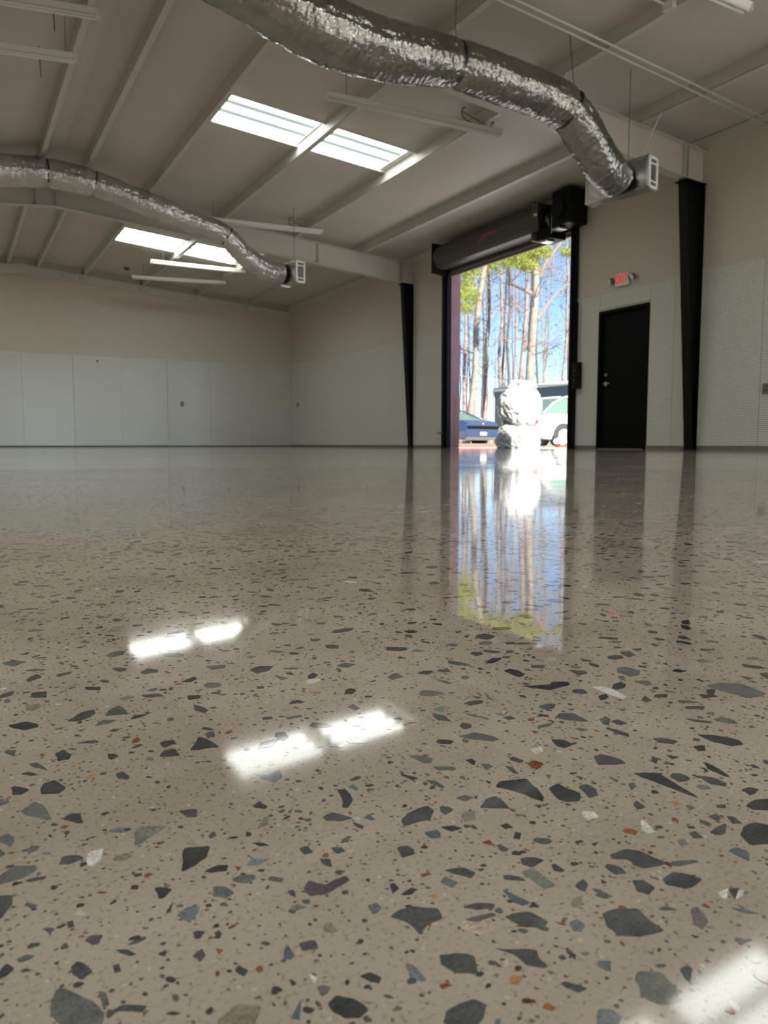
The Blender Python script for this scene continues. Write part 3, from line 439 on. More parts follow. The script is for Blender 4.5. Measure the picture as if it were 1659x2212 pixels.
frame(-22.3,.10,.39,'cream steel rafter out of the frame above the camera','black tapered steel column out of the frame')
# end-wall rafter channel
er=empty('end_wall_rafter',(-7.3,-.05,4.5)); tag(er,'cream steel channel following the gable along the end wall top','rafter')
for xa,xb in ((-7.3,0),(-14.6,-7.3)):
    MB().prism([(xa,zb(xa)-.20),(xb,zb(xb)-.20),(xb,zb(xb)-.02),(xa,zb(xa)-.02)],-.06,-.001,1).build('web',M['steel'],er)
    MB().prism([(xa,zb(xa)-.02),(xb,zb(xb)-.02),(xb,zb(xb)-.010),(xa,zb(xa)-.010)],-.10,-.001,1).build('top_flange',M['steel'],er)
MB().prism([(-8.6,zb(-8.6)-.26),(-7.3,zb(-7.3)-.26),(-6.62,zb(-6.62)-.26),(-6.62,zb(-6.62)-.06),(-7.3,zb(-7.3)-.06),(-8.6,zb(-8.6)-.06)],-.072,-.06,1).build('splice_plate',M['steel'],er)
for x in (-1.28,-2.82,-4.33,-5.83,-6.3,-7.0):
    for d in (0,.07):
        MB().box(x-.1+d,x-.09+d,-.068,-.06,zb(x)-.16,zb(x)-.05).build('bolt_row',M['wire'],er)
# diagonal bracing flange braces near the near rafter
for i,(x,lab) in enumerate(((-1.28,'thin grey angle brace from near rafter to first purlin'),(-2.82,'thin grey angle brace from near rafter to second purlin'),(-4.33,'thin grey angle brace from near rafter to third purlin'))):
    tag(MB().tube([(x,-15.1,zb(x)+.01),(x+.01,-14.78,3.64+.0845*abs(x))],.012,5).build('flange_brace',M['steel']),lab,'brace','angle braces on the near rafter')
# ---------------------------------------------------------------- roll-up door
def rud():
    e=empty('rollup_door',(-.2,-10.4,0)); tag(e,'charcoal roll-up door coiled open above the bright doorway with red arched logo','door')
    # hood: rounded casing
    def prof(r=.0):
        pts=[(-.02,4.07),(-.30,4.07),(-.39,4.01),(-.45,3.90),(-.455,3.78),(-.42,3.69),(-.36,3.63),(-.28,3.61),(-.02,3.61)]
        return pts
    h=MB().prism(prof(),-11.70,-8.66,1).build('hood',M['hood'],e)
    MB().prism([(-.02,4.10),(-.46,4.10),(-.47,3.52),(-.02,3.46)],-8.66,-8.63,1).build('end_bracket',M['black'],e)
    MB().prism([(-.02,4.10),(-.46,4.10),(-.47,3.46),(-.02,3.46)],-11.74,-11.70,1).build('end_bracket',M['hood'],e)
    MB().box(-.475,-.44,-11.87,-11.745,3.60,4.06).build('access_plate',M['hood'],e)
    MB().box(-.482,-.475,-11.86,-11.77,3.84,3.88).build('label_plate',M['bright'],e)
    MB().cyl((-.25,-11.93,3.80),1,.21,.08,28).build('chain_wheel',M['black'],e,smooth=False)
    MB().cyl((-.33,-12.01,3.76),1,.085,.05,24).build('sprocket',M['grey'],e)
    MB().cyl((-.33,-12.01,3.76),1,.03,.08,16).build('shaft',M['black'],e)
    MB().tube([(-.33+.09*math.cos(a),-12.03,3.76+.09*math.sin(a)) for a in np.linspace(0,6.28,20)],.008,5).build('drive_chain',M['grey'],e)
    MB().box(-.42,-.06,-12.10,-11.80,3.44,3.62).build('gear_case',M['black'],e,bevel=.01)
    MB().box(-.42,-.26,-12.34,-12.16,3.53,3.56).build('shelf_bracket',M['bright'],e)
    MB().box(-.40,-.24,-12.02,-11.86,3.405,3.437).build('shelf_bracket',M['bright'],e)
    MB().box(-.42,-.03,-12.56,-12.14,3.58,4.14).build('motor_box',M['black'],e,bevel=.02)
    MB().cyl((-.24,-12.32,3.84),0,.15,.46,20).build('motor_body',M['black'],e)
    MB().tube([(-.40,-12.06,3.76),(-.40,-12.06,3.50)],.012,8).tube([(-.40,-12.13,3.76),(-.40,-12.13,3.50)],.012,8).build('adjuster_rod',M['grey'],e)
    MB().tube([(-.25,-12.50,4.05),(-.25,-13.4,4.05),(-.03,-13.45,4.05)],.012,8).build('conduit',M['black'],e)
    # curtain and bottom bar
    for i in range(3):
        z=3.60+.035*i
        MB().box(-.045-.006*(i%2),-.015,DY0+.02,DY1-.02,z,z+.033).build('curtain_slat',M['hood'],e)
    MB().box(-.06,-.01,DY0-.02,DY1+.1,3.475,3.54).box(-.035,-.02,DY0+.02,DY1+.0,3.555,3.60).build('bottom_bar',M['bar'],e)
    # guides
    for y0,y1,nm in ((-8.69,-8.47,''),(-12.36,-12.27,'')):
        MB().box(-.10,-.012,y0,y1,0,3.68).build('guide_rail',M['black'],e)
        MB().box(-.13,-.10,(y0+y1)/2-.02,(y0+y1)/2+.02,0,3.68).build('guide_rail',M['black'],e)
    MB().tube([(-.115,-8.55,.31),(-.115,-8.33,.31)],.014,8).box(-.125,-.10,-8.58,-8.49,.28,.34).build('slide_bolt',M['wire'],e)
    # arched red mark on the hood front
    lg=MB(); n=22
    for i in range(n+1):
        t=i/n; yy=-10.19-.56*t; zz=3.77+.07*t+.055*math.sin(math.pi*t)
        wd=.024+.008*math.sin(math.pi*t)
        lg.v+= [(-.4615,yy,zz-wd),(-.4615,yy,zz+wd),(-.4500,yy,zz-wd),(-.4500,yy,zz+wd)]
    for i in range(n):
        a=4*i; lg.f+=[(a,a+1,a+5,a+4),(a+1,a+3,a+7,a+5),(a+2,a,a+4,a+6)]
    l=lg.build('arched_logo',M['logo'],h)
    dk=MB()
    for i in range(12):
        t=(i+.5)/12; yy=-10.19-.56*t; zz=3.77+.07*t+.055*math.sin(math.pi*t)
        dk.box(-.4635,-.4615,yy-.006,yy+.006,zz-.013,zz+.015)
    dk.build('logo_lettering',M['logod'],h)
    return e
rud()
# maroon trim lining the opening, outside face
tr=MB().box(-.004,.215,DY1-.02,DY1,0,DZ).box(-.004,.215,DY0,DY0+.02,0,DZ).box(-.004,.215,DY0,DY1,DZ-.02,DZ).box(.2,.215,DY1,DY1+.12,0,DZ+.1).box(.2,.215,DY0-.12,DY0,0,DZ+.1).build('trim_4',M['maroon']); tag(tr,'maroon metal trim lining the roll-up doorway',kind='structure')
MB().prism([(.08,.0),(.13,.0),(.11,1.05),(.09,1.05)],DY1-.024,DY1-.02,1).build('worn_edge_strip',M['rust'],tr)
# black wall control box by the door
cb=empty('door_control_box',(-.06,-12.38,1.2)); tag(cb,'black control box on the right guide of the roll-up door','control box')
MB().box(-.13,-.012,-12.49,-12.365,.99,1.415).build('housing',M['black'],cb,bevel=.006)
MB().cyl((-.06,-12.42,1.9),2,.012,.95,8).build('conduit',M['black'],cb)
for z in (1.12,1.20,1.28): MB().cyl((-.134,-12.43,z),0,.014,.01,12).build('button',M['hood'],cb)
# ---------------------------------------------------------------- black man door
d=empty('door_1',(0,-13.36,0)); d['kind']='structure'; d['label']='black steel exit door below the exit sign'
MB().box(-.03,.16,-12.90,-12.86,0,2.165).box(-.03,.16,-13.86,-13.82,0,2.165).box(-.03,.16,-13.82,-12.90,2.12,2.165).build('door_frame',M['blackdoor'],d)
sl=MB().box(.03,.08,-13.82,-12.90,.005,2.12).build('door_slab',M['blackdoor'],d)
MB().cyl((.02,-13.0,1.03),0,.032,.02,20).cyl((-.01,-13.0,1.03),0,.012,.05,12).tube([(-.035,-12.995,1.03),(-.035,-13.13,1.028)],.010,10).build('door_lever',M['bright'],sl)
MB().cyl((.02,-13.0,1.17),0,.026,.03,20).build('deadbolt',M['grey'],sl)
MB().box(-.04,.03,-13.82,-12.90,0,.012).build('threshold',M['base'],d)
for z in (.25,1.1,1.9): MB().cyl((.022,-13.815,z),2,.008,.1,8).build('hinge',M['blackdoor'],d)
# ---------------------------------------------------------------- exit sign
ex=empty('exit_sign',(-.03,-13.33,2.6)); tag(ex,'white emergency sign with red EXIT letters and two lamp heads','sign')
MB().box(-.055,-.001,-13.48,-13.20,2.49,2.68).build('housing',M['white'],ex,bevel=.006)
def letter(ch,yc):
    c=bpy.data.curves.new('glyph','FONT'); c.body=ch; c.size=.175; c.extrude=.003; c.align_x='CENTER'; c.align_y='CENTER'; c.offset=.004
    t=bpy.data.objects.new('glyph',c); me=bpy.data.meshes.new_from_object(t); bpy.data.objects.remove(t)
    Rm=Matrix.Translation((-.059,yc,2.585))@Matrix.Rotation(math.radians(-90),4,'Z')@Matrix.Rotation(math.radians(90),4,'X')@Matrix.Diagonal((.62,1,1,1)); me.transform(Rm)
    me.materials.clear(); me.materials.append(M['red']); o=bpy.data.objects.new('letter',me); COL.objects.link(o); o.parent=ex; o.matrix_parent_inverse=Matrix.Translation(-ex.location); o['label']='red letter '+ch
for ch,yc in (('E',-13.243),('X',-13.314),('I',-13.372),('T',-13.428)): letter(ch,yc)
for y_,s_ in ((-13.14,1),(-13.55,-1)):
    hd=MB().tube([(-.035,y_,2.60),(-.09,y_+.01*s_,2.575)],[.045,.052],18).build('lamp_head',M['grey'],ex)
    MB().tube([(-.03,y_-.02*s_,2.60),(-.03,-13.34+.14*s_,2.62)],.014,8).build('lamp_arm',M['grey'],ex)
    MB().tube([(-.090,y_+.01*s_,2.575),(-.092,y_+.01*s_,2.574)],.045,18).build('lens',M['white'],hd)
# ---------------------------------------------------------------- outlets and small wall items
def outlet(P,axis,label):
    e=empty('wall_outlet',P); tag(e,label,'outlet')
    x,y,z=P
    if axis==1:
        MB().box(x-.045,x+.045,-.04,-.012,z-.06,z+.06).build('box',M['grey'],e,bevel=.004); MB().box(x-.018,x+.018,-.044,-.04,z+.008,z+.042).box(x-.018,x+.018,-.044,-.04,z-.042,z-.008).build('socket',M['wire'],e)
    else:
        MB().box(-.04,-.012,y-.05,y+.05,z-.06,z+.06).build('box',M['grey'],e,bevel=.004); MB().box(-.044,-.04,y-.018,y+.018,z+.008,z+.042).box(-.044,-.04,y-.018,y+.018,z-.042,z-.008).build('socket',M['wire'],e)
outlet((-3.30,-.02,1.22),1,'small grey outlet box on the boards of the far end wall')
outlet((-.02,-.66,1.245),0,'small grey outlet box on the side wall next to the far corner')
outlet((-.02,-15.80,.79),0,'small pale outlet box on the side wall right of the near column')
tag(MB().box(-5.58,-5.52,-.02,-.012,2.27,2.33).build('wall_hook',M['wire']),'tiny dark hook high on the end wall boards','hook')
oc=empty('smoke_detector',(-4.95,-1.2,ceil(-4.95)-.03)); tag(oc,'small dark detector on the ceiling of the far bay','detector')
zc=ceil(-4.95)-.03
MB().cyl((-4.95,-1.2,zc-.005),2,.085,.03,24).build('base',M['cable'],oc); MB().tube([(-4.95,-1.2,zc-.02),(-4.95,-1.2,zc-.06),(-4.95,-1.2,zc-.075)],[.06,.055,.02],20).build('dome',M['wire'],oc)
# ---------------------------------------------------------------- strip lights (switched off)
def striplight(name,x0,x1,y,z,label,coil=None,skew=0):
    xm=(x0+x1)/2; e=empty(name,(xm,y,z)); tag(e,label,'strip light','unlit strip lights hung from the roof')
    R=Matrix.Translation((xm,y,z))@Matrix.Rotation(skew,4,'Z')@Matrix.Translation((-xm,-y,-z))
    MB().prism([(y-.055,z+.045),(y-.03,z-.005),(y+.03,z-.005),(y+.055,z+.045),(y+.045,z+.055),(y-.045,z+.055)],x0,x1,0,R).build('reflector_channel',M['white'],e)
    ch=MB()
    for dy in (-.028,.028):
        mb=MB().tube([R@Vector((x0+.03,y+dy,z-.02)),R@Vector((x1-.03,y+dy,z-.02))],.0125,10); mb.build('tube',M['white'],e,smooth=True)
    for x in (x0+.28,x1-.12):
        p=R@Vector((x,y,z+.05)); MB().tube([p,(p.x,p.y,ceil(p.x)-.01)],.0035,5).build('hanger_wire',M['wire'],e)
    for q in (x0,x1): MB().box(q-.003,q+.003,y-.055,y+.055,z-.03,z+.055,R).build('end_cap',M['white'],e)
    if coil:
        cx,cy=coil; pts=[]
        for i in range(40):
            a=-.2+i/39*2*math.pi*1.5; pts.append((cx+.27*math.cos(a),cy+.05*math.sin(a*1.3),z+.16+.10*math.sin(a)+.02*math.sin(3*a)))
        pts.append((cx+.27,cy,z+.06)); MB().tube(pts,.008,6).build('coiled_cable',M['cable'],e,smooth=True)
striplight('strip_light',-5.03,-2.512,-13.42,4.20,'unlit white strip light hanging below skylight, nearest one in full view',coil=(-2.85,-13.42),skew=-.045)
striplight('strip_light',-4.95,-2.551,-7.80,4.20,'unlit white strip light ending above the far rafter, left end behind foil duct',coil=(-2.95,-7.8),skew=-.12)
striplight('strip_light',-4.999,-2.703,-2.15,4.20,'unlit white strip light closest to the far end wall',skew=-.2)
striplight('strip_light',-4.912,-2.70,-3.75,4.22,'unlit white strip light just below the far bay skylights',skew=-.03)
striplight('strip_light',-10.05,-7.62,-13.62,4.20,'unlit strip light entering at upper left, the higher one',skew=-.2)
striplight('strip_light',-10.1,-7.685,-12.6,4.20,'unlit strip light entering at left edge, the lower one',skew=-.2)
striplight('strip_light',-4.75,-2.37,-17.05,4.15,'unlit round-ended strip light cut by the top right edge',skew=0)
# conduits under the purlins and the junction box on top right
for i,y_ in enumerate((-15.80,-15.70)):
    c=MB().tube([(-7.2,y_,zb(-7.2)-.025),(-3.5,y_-.01,zb(-3.5)-.025),(-.06,y_+.01*i,zb(-.06)-.025)],.013,8).build('conduit_run',M['steel'],smooth=True)
    tag(c,('upper' if i==0 else 'lower')+' of two thin white conduits crossing under the purlins top right','conduit','paired conduits at top right')
jb=empty('junction_box',(-2.82,-16.55,zb(-2.82)+.02)); tag(jb,'white junction box on a purlin at the top right edge','junction box')
MB().box(-2.90,-2.83,-16.62,-16.49,zb(-2.82)-.02,zb(-2.82)+.06).build('box',M['steel'],jb,bevel=.005); MB().box(-2.905,-2.90,-16.60,-16.51,zb(-2.82)-.01,zb(-2.82)+.05).build('cover',M['white'],jb)
MB().tube([(-2.90,-16.55,zb(-2.82)+.02),(-3.4,-16.53,zb(-3.4)-.01),(-5.5,-16.53,zb(-5.5)-.02)],.011,8).build('conduit',M['steel'],jb)
for (x,y_,l) in ((-7.95,-12.9,.32),(-7.98,-11.8,.34)):
    tag(MB().tube([(x,y_,ceil(x)-.03),(x+.01,y_,ceil(x)-.03-l)],.006,5).build('dangling_wire',M['wire']),'thin wire dangling from the upper left ceiling, '+('nearer one' if l==.32 else 'farther one'),'wire')
# ---------------------------------------------------------------- foil ducts
def catmull(P,n):
    P=[P[0]]+P+[P[-1]]; out=[]
    for i in range(1,len(P)-2):
        p0,p1,p2,p3=[np.array(q,float) for q in P[i-1:i+3]]
        for k in range(n):
            t=k/n; out.append(.5*((2*p1)+(-p0+p2)*t+(2*p0-5*p1+4*p2-p3)*t*t+(-p0+3*p1-3*p2+p3)*t**3))
    out.append(np.array(P[-1],float)); return out
def duct(P,pinch,seed):
    """P: (x,y,z,r) control points; pinch: list of (curve fraction, depth)"""
    C_=catmull(P,26); n=len(C_); K=72; mb=MB(); up=Vector((0,0,1)); L=[0]
    for i in range(1,n): L.append(L[-1]+float(np.linalg.norm(C_[i][:3]-C_[i-1][:3])))
    # resample evenly at 12 mm
    m=int(L[-1]/.013); S=[]
    for j in range(m+1):
        d=L[-1]*j/m; i=min(n-2,max(0,int(np.searchsorted(L,d)-1))); t=(d-L[i])/max(1e-6,L[i+1]-L[i]); S.append(C_[i]*(1-t)+C_[i+1]*t)
    for j,p in enumerate(S):
        a=S[max(0,j-1)];b=S[min(m,j+1)]; t=Vector(b[:3]-a[:3]).normalized(); s1=t.cross(up).normalized(); s2=s1.cross(t).normalized(); d=L[-1]*j/m
        pin=1.
        for q,dep,w in pinch: pin-=dep*math.exp(-((d/L[-1]-q)*L[-1]/w)**2)
        for k in range(K):
            w=2*math.pi*k/K; cx,cy=math.cos(w),math.sin(w)
            near=0
            for q,dep,wd in pinch: near+=math.exp(-((d/L[-1]-q)*L[-1]/.22)**2)
            v=Vector((d*2.2+seed,cx*1.3,cy*1.3)); ring=.010*math.sin(d*2*math.pi/.055+1.5*noise.noise(v))
            wr=.05*noise.noise(Vector((d*5+seed*3,cx*2.2,cy*2.2)))+.028*noise.noise(Vector((d*26,cx*5+seed,cy*5)))+.016*noise.noise(Vector((d*60,cx*9,cy*9+seed)))
            fold=.045*near*abs(noise.noise(Vector((cx*7,cy*7,seed+d*1.5))))
            sagf=1.03 if cy<0 else .97
            r=p[3]*pin*(1+ring*.5+wr-fold)*sagf
            q=Vector(p[:3])+s1*cx*r+s2*cy*r; mb.v.append(tuple(q))
    for j in range(m):
        for k in range(K): mb.f.append((j*K+k,j*K+(k+1)%K,(j+1)*K+(k+1)%K,(j+1)*K+k))
    return mb,S,L[-1]
def make_duct(P,pinch,seed,label,hang,mt='foil'):
    mb,S,L=duct(P,pinch,seed); e=empty('foil_duct',tuple(P[len(P)//2][:3])); tag(e,label,'duct','foil-jacketed flexible ducts')
    mb.build('foil_jacket',M[mt],e,smooth=True)
    for q,dep,w in pinch:
        i=int(q*(len(S)-1)); i=min(max(i,1),len(S)-2); p=Vector(S[i][:3]); t=Vector(S[i+1][:3]-S[i-1][:3]).normalized(); r=S[i][3]*(1-dep)*1.03
        s1=t.cross(Vector((0,0,1))).normalized(); s2=s1.cross(t)
        if dep>.03: MB().tube([p-t*.012,p+t*.012],r,40).build('strap',M['strap'],e)
        if hang:
            MB().tube([p+s2*r,p+Vector((0,0,ceil(p.x)-p.z-.01))],.005,5).build('hanger_wire',M['wire'],e)
    return e
make_duct([(-9.4,-15.5,4.02,.25),(-8.3,-15.5,4.05,.25),(-7.25,-15.5,4.0,.24),(-6.76,-15.5,3.92,.25),(-6.47,-15.5,3.85,.27),(-6.034,-15.5,3.755,.275),(-5.567,-15.5,3.727,.262),(-5.074,-15.5,3.755,.245),(-4.617,-15.5,3.79,.222),(-4.101,-15.5,3.765,.225),(-3.518,-15.5,3.731,.222),(-3.13,-15.5,3.63,.222),(-2.80,-15.47,3.38,.215),(-2.52,-15.42,3.19,.212),(-2.27,-15.37,3.10,.20)],
 [(.305,.14,.05),(.655,.10,.05),(.855,.04,.06)],1.7,'silver foil flexible duct running across the top of the view to box by near column',True)
make_duct([(-9.6,-8.4,4.22,.23),(-8.9,-8.4,4.24,.23),(-8.233,-8.4,4.30,.245),(-7.571,-8.4,4.37,.23),(-6.95,-8.4,4.33,.215),(-6.60,-8.4,4.27,.20),(-6.30,-8.4,4.19,.195),(-5.923,-8.4,4.10,.20),(-5.289,-8.4,3.94,.185),(-4.698,-8.4,3.79,.18),(-4.34,-8.38,3.50,.18),(-4.0,-8.33,3.32,.19),(-3.72,-8.27,3.27,.19),(-3.54,-8.25,3.26,.185)],
 [(.325,.12,.05),(.44,.10,.045),(.80,.05,.06)],5.1,'silver foil flexible duct at left running to small box before the far rafter',False,'foil_lit')
def plenum(c0,c1,depth,z0,z1,label,grille_side):
    """long face from c0 to c1 facing the room; register on the end at c1"""
    c0=Vector((*c0,0)); c1=Vector((*c1,0)); ax=(c1-c0); L=ax.length; a=math.atan2(ax.y,ax.x)
    e=empty('air_box',(c0.x,c0.y,z0)); tag(e,label,'air box','foil air boxes at the duct ends')
    R=Matrix.Translation(c0)@Matrix.Rotation(a,4,'Z')
    MB().box(0,L,0,depth,z0,z1,R).build('casing',M['foilbox'],e,bevel=.012)
    tp=MB()
    for (x,z) in ((0,z0),(0,z1),(L,z0),(L,z1)): tp.box(x-.012,x+.012,-.006,depth+.006,z-.012,z+.012,R)
    tp.box(0,L,-.006,.02,z0-.006,z0+.02,R).box(0,L,-.006,.02,z1-.02,z1+.006,R).box(-.006,.02,-.006,.02,z0,z1,R).box(L-.02,L+.006,-.006,.02,z0,z1,R)
    tp.build('foil_tape',M['bright'],e)
    g=MB().box(L+.006,L+.022,0,depth,z0,z0+.03,R).box(L+.006,L+.022,0,depth,z1-.03,z1,R).box(L+.006,L+.022,0,.03,z0,z1,R).box(L+.006,L+.022,depth-.03,depth,z0,z1,R).build('register_frame',M['white'],e)
    hh=z1-z0
    for t in (.22,.78): MB().box(L+.008,L+.020,.03,depth-.03,z0+hh*t-.008,z0+hh*t+.008,R).build('register_bar',M['white'],g)
    MB().box(L+.004,L+.010,.03,depth-.03,z0+.03,z1-.03,R).build('register_mesh',M['grey'],g)
    for x in (L*.62,):
        p=R@Vector((x,depth/2,z1)); MB().tube([p,(p.x,p.y,ceil(p.x)-.01)],.0045,5).build('hanger_wire',M['wire'],e)
plenum((-2.33,-14.93),(-2.15,-15.70),.19,2.95,3.30,'silver foil air box at duct end beside the near black column',1)
plenum((-3.52,-8.16),(-3.42,-8.62),.20,3.05,3.44,'foil air box with white register hanging before the far rafter',1)
M['redworn']=mat('worn_red_paint',(.25,.065,.05),.7)
# ---------------------------------------------------------------- outdoors: lot, woods, vehicles, wrapped bag
M['bark_tan']=mat('tan_bark',(.19,.165,.14),.9,bump=(14,.6,.02),var=(5,.25))  # plain tan bark colour
M['bark_pink']=mat('pinkish_bark',(.18,.145,.13),.9,bump=(14,.6,.02),var=(5,.3))
M['bark_dark']=mat('dark_bark',(.085,.07,.065),.9,bump=(14,.6,.02),var=(5,.3))
M['twig']=mat('twig_brown',(.17,.14,.115),.9)
M['needle']=mat('pine_needles',(.24,.27,.035),.6)
M['needle2']=mat('dark_pine_needles',(.09,.14,.05),.7)
M['brush']=mat('dry_brush',(.26,.22,.10),.9)
M['carblue']=mat('dark_blue_paint',(.022,.036,.085),.3,coat=1)
M['carwhite']=mat('white_paint',(.6,.6,.595),.35,coat=.8)
M['glass']=mat('tinted_glass',(.10,.16,.13),.05,spec=.8)
M['tyre']=mat('tyre_rubber',(.03,.03,.03),.8)
M['rim']=mat('alloy_rim',(.5,.5,.52),.3,metal=.8)
M['trailer']=mat('black_trailer_skin',(.012,.013,.016),.3,coat=.5)
M['wtrim']=mat('white_trailer_trim',(.42,.415,.40),.4)
M['taillight']=mat('red_taillight',(.6,.02,.02),.2,coat=1)
M['bag']=mat('white_plastic_film',(.47,.47,.466),.35,bump=(9,.3,.02),coat=.2)
M['wrap']=mat('clear_wrap_film',(.38,.385,.375),.25,bump=(14,.6,.02),coat=.3)
tag(MB().box(.02,16.5,-45,45,-.2,-.012).build('parking_lot',M['asphalt']),'pale sunlit parking lot outside the doorway',kind='structure')
tag(MB().box(16.5,160,-90,160,-.2,-.03).build('ground',M['leaf_litter']),'brown leaf-covered ground under the trees',kind='structure')
def needles(mb,c,R,n,ln):
    for _ in range(n):
        d=Vector((random.gauss(0,1),random.gauss(0,1),random.gauss(0,.7))); d=d.normalized()*random.random()**.5
        p=Vector(c)+Vector((d.x*R*1.25,d.y*R*1.25,d.z*R*.8))
        for k in range(7):
            a=Vector((random.uniform(-1,1),random.uniform(-1,1),random.uniform(-.6,1))).normalized()*ln*random.uniform(.7,1.2); w=a.cross(Vector((random.random(),random.random(),random.random()))).normalized()*.012
            mb.add([p-w,p+w,p+a],[(0,1,2)])
def twigs(mb,p,d,l,r,depth):
    q=p; path=[p]
    n=3
    for i in range(n):
        d=(d+Vector((random.gauss(0,.22),random.gauss(0,.22),random.gauss(.06,.18)))).normalized(); q=q+d*l/n; path.append(q)
    mb.tube(path,[r*(1-.28*i) for i in range(n+1)],3,False)
    if depth>0:
        for k in range(4):
            b=path[random.randint(1,n)]
            dd=(d+Vector((random.gauss(0,.75),random.gauss(0,.75),random.gauss(.15,.5)))).normalized()
            twigs(mb,b,dd,l*random.uniform(.5,.75),r*.5,depth-1)
def tree(A,B,r,bark,label,group=None,nb=9,top=16,crown=None,fork=None,need='needle',name='bare_tree'):
    A=Vector(A);B=Vector(B); dr=(B-A)/(B.z-A.z); base=A-dr*A.z-Vector((0,0,.03)); e=empty(name,base); tag(e,label,'tree',group)
    path=[];rs=[];n=9
    for i in range(n+1):
        z=top*i/n; p=base+dr*z; p=p+Vector((random.gauss(0,.05),random.gauss(0,.05),0))*(1 if 0<i<n else 0); path.append(p); rs.append(r*(1.12-.72*i/n))
    MB().tube(path,rs,9).build('trunk',M[bark],e,smooth=True)
    tw=MB()
    for k in range(nb):
        z=random.uniform(2.5,top*.95); p=base+dr*z; a=random.uniform(0,6.28)
        twigs(tw,p,Vector((math.cos(a),math.sin(a),random.uniform(.2,.9))).normalized(),random.uniform(1.2,2.6),max(.018,r*.22),2)
    if fork:
        for f in fork:
            f=[Vector(q) for q in f]; tw.tube(f,[max(.03,r*.5*(1-.25*i)) for i in range(len(f))],6)
            for _ in range(5): twigs(tw,f[-1],Vector((random.gauss(0,1),random.gauss(0,1),.5)).normalized(),1.3,.02,1)
    tw.build('branches',M['twig'],e)['kind']='stuff'
    if crown:
        fo=MB()
        for c,R,nn in crown: needles(fo,c,R,nn,.2)
        fo.build('needles',M[need],e)
    return e
tree((13.15,9.44,1.88),(13.38,9.77,6.44),0.09,'bark_pink','thin straight pinkish pine trunk at the far left of the doorway',nb=19,crown=[((12.13,8.27,7.40),0.48,132),((12.12,8.17,6.43),0.39,108)],fork=None)
tree((12.22,7.64,1.79),(13.03,7.80,7.83),0.16,'bark_tan','pale sunlit trunk leaning right, brightest in the left half of the doorway',nb=17,crown=[((11.05,6.48,6.59),0.57,168),((11.15,6.53,7.61),0.53,156),((11.42,6.43,8.12),0.53,156)],fork=None)
tree((16.41,12.23,2.07),(17.01,12.61,9.13),0.13,'bark_pink','slim pinkish trunk just right of the pale leaning trunk',nb=21,crown=[((15.62,11.10,9.29),0.67,168),((16.16,10.83,9.61),0.72,180)],fork=None)
tree((18.45,13.53,3.48),(18.85,13.92,9.56),0.11,'bark_pink','slim reddish trunk rising behind the left end of the trailer',nb=21,crown=None,fork=None)
tree((16.41,10.04,3.17),(16.62,10.48,8.69),0.08,'bark_dark','dark slender trunk above the plastic bag',nb=23,crown=None,fork=None)
tree((15.59,8.18,3.02),(15.95,8.30,6.21),0.13,'bark_pink','brown trunk left of the thickest tree, leaning toward it',nb=21,crown=None,fork=None)
tree((13.42,4.76,2.71),(13.85,5.06,8.02),0.19,'bark_tan','thickest tan trunk right of centre in the doorway',nb=15,crown=[((11.53,4.03,7.74),0.58,180),((12.05,3.76,7.97),0.66,204),((12.55,3.49,8.03),0.54,168),((12.19,3.63,7.45),0.39,120)],fork=[[(13.78,4.85,5.57),(14.12,4.71,6.08),(14.54,4.54,6.69),(15.06,4.29,7.16)],[(13.79,4.95,6.59),(13.30,5.25,6.89),(12.78,5.58,7.16)],[(13.70,4.83,4.96),(13.38,4.98,4.65),(13.18,5.04,4.14)],[(13.86,4.99,7.40),(14.34,4.80,8.22),(14.91,4.57,9.04)]])
tree((21.74,14.03,3.91),(21.86,14.30,7.23),0.07,'bark_dark','thin dark trunk touching the right side of the thickest tree',nb=17,crown=None,fork=None)
tree((18.90,8.66,3.41),(19.38,9.13,10.61),0.08,'bark_pink','thin trunk at the right door jamb',nb=23,crown=[((17.93,7.53,9.52),0.32,84)],fork=None)
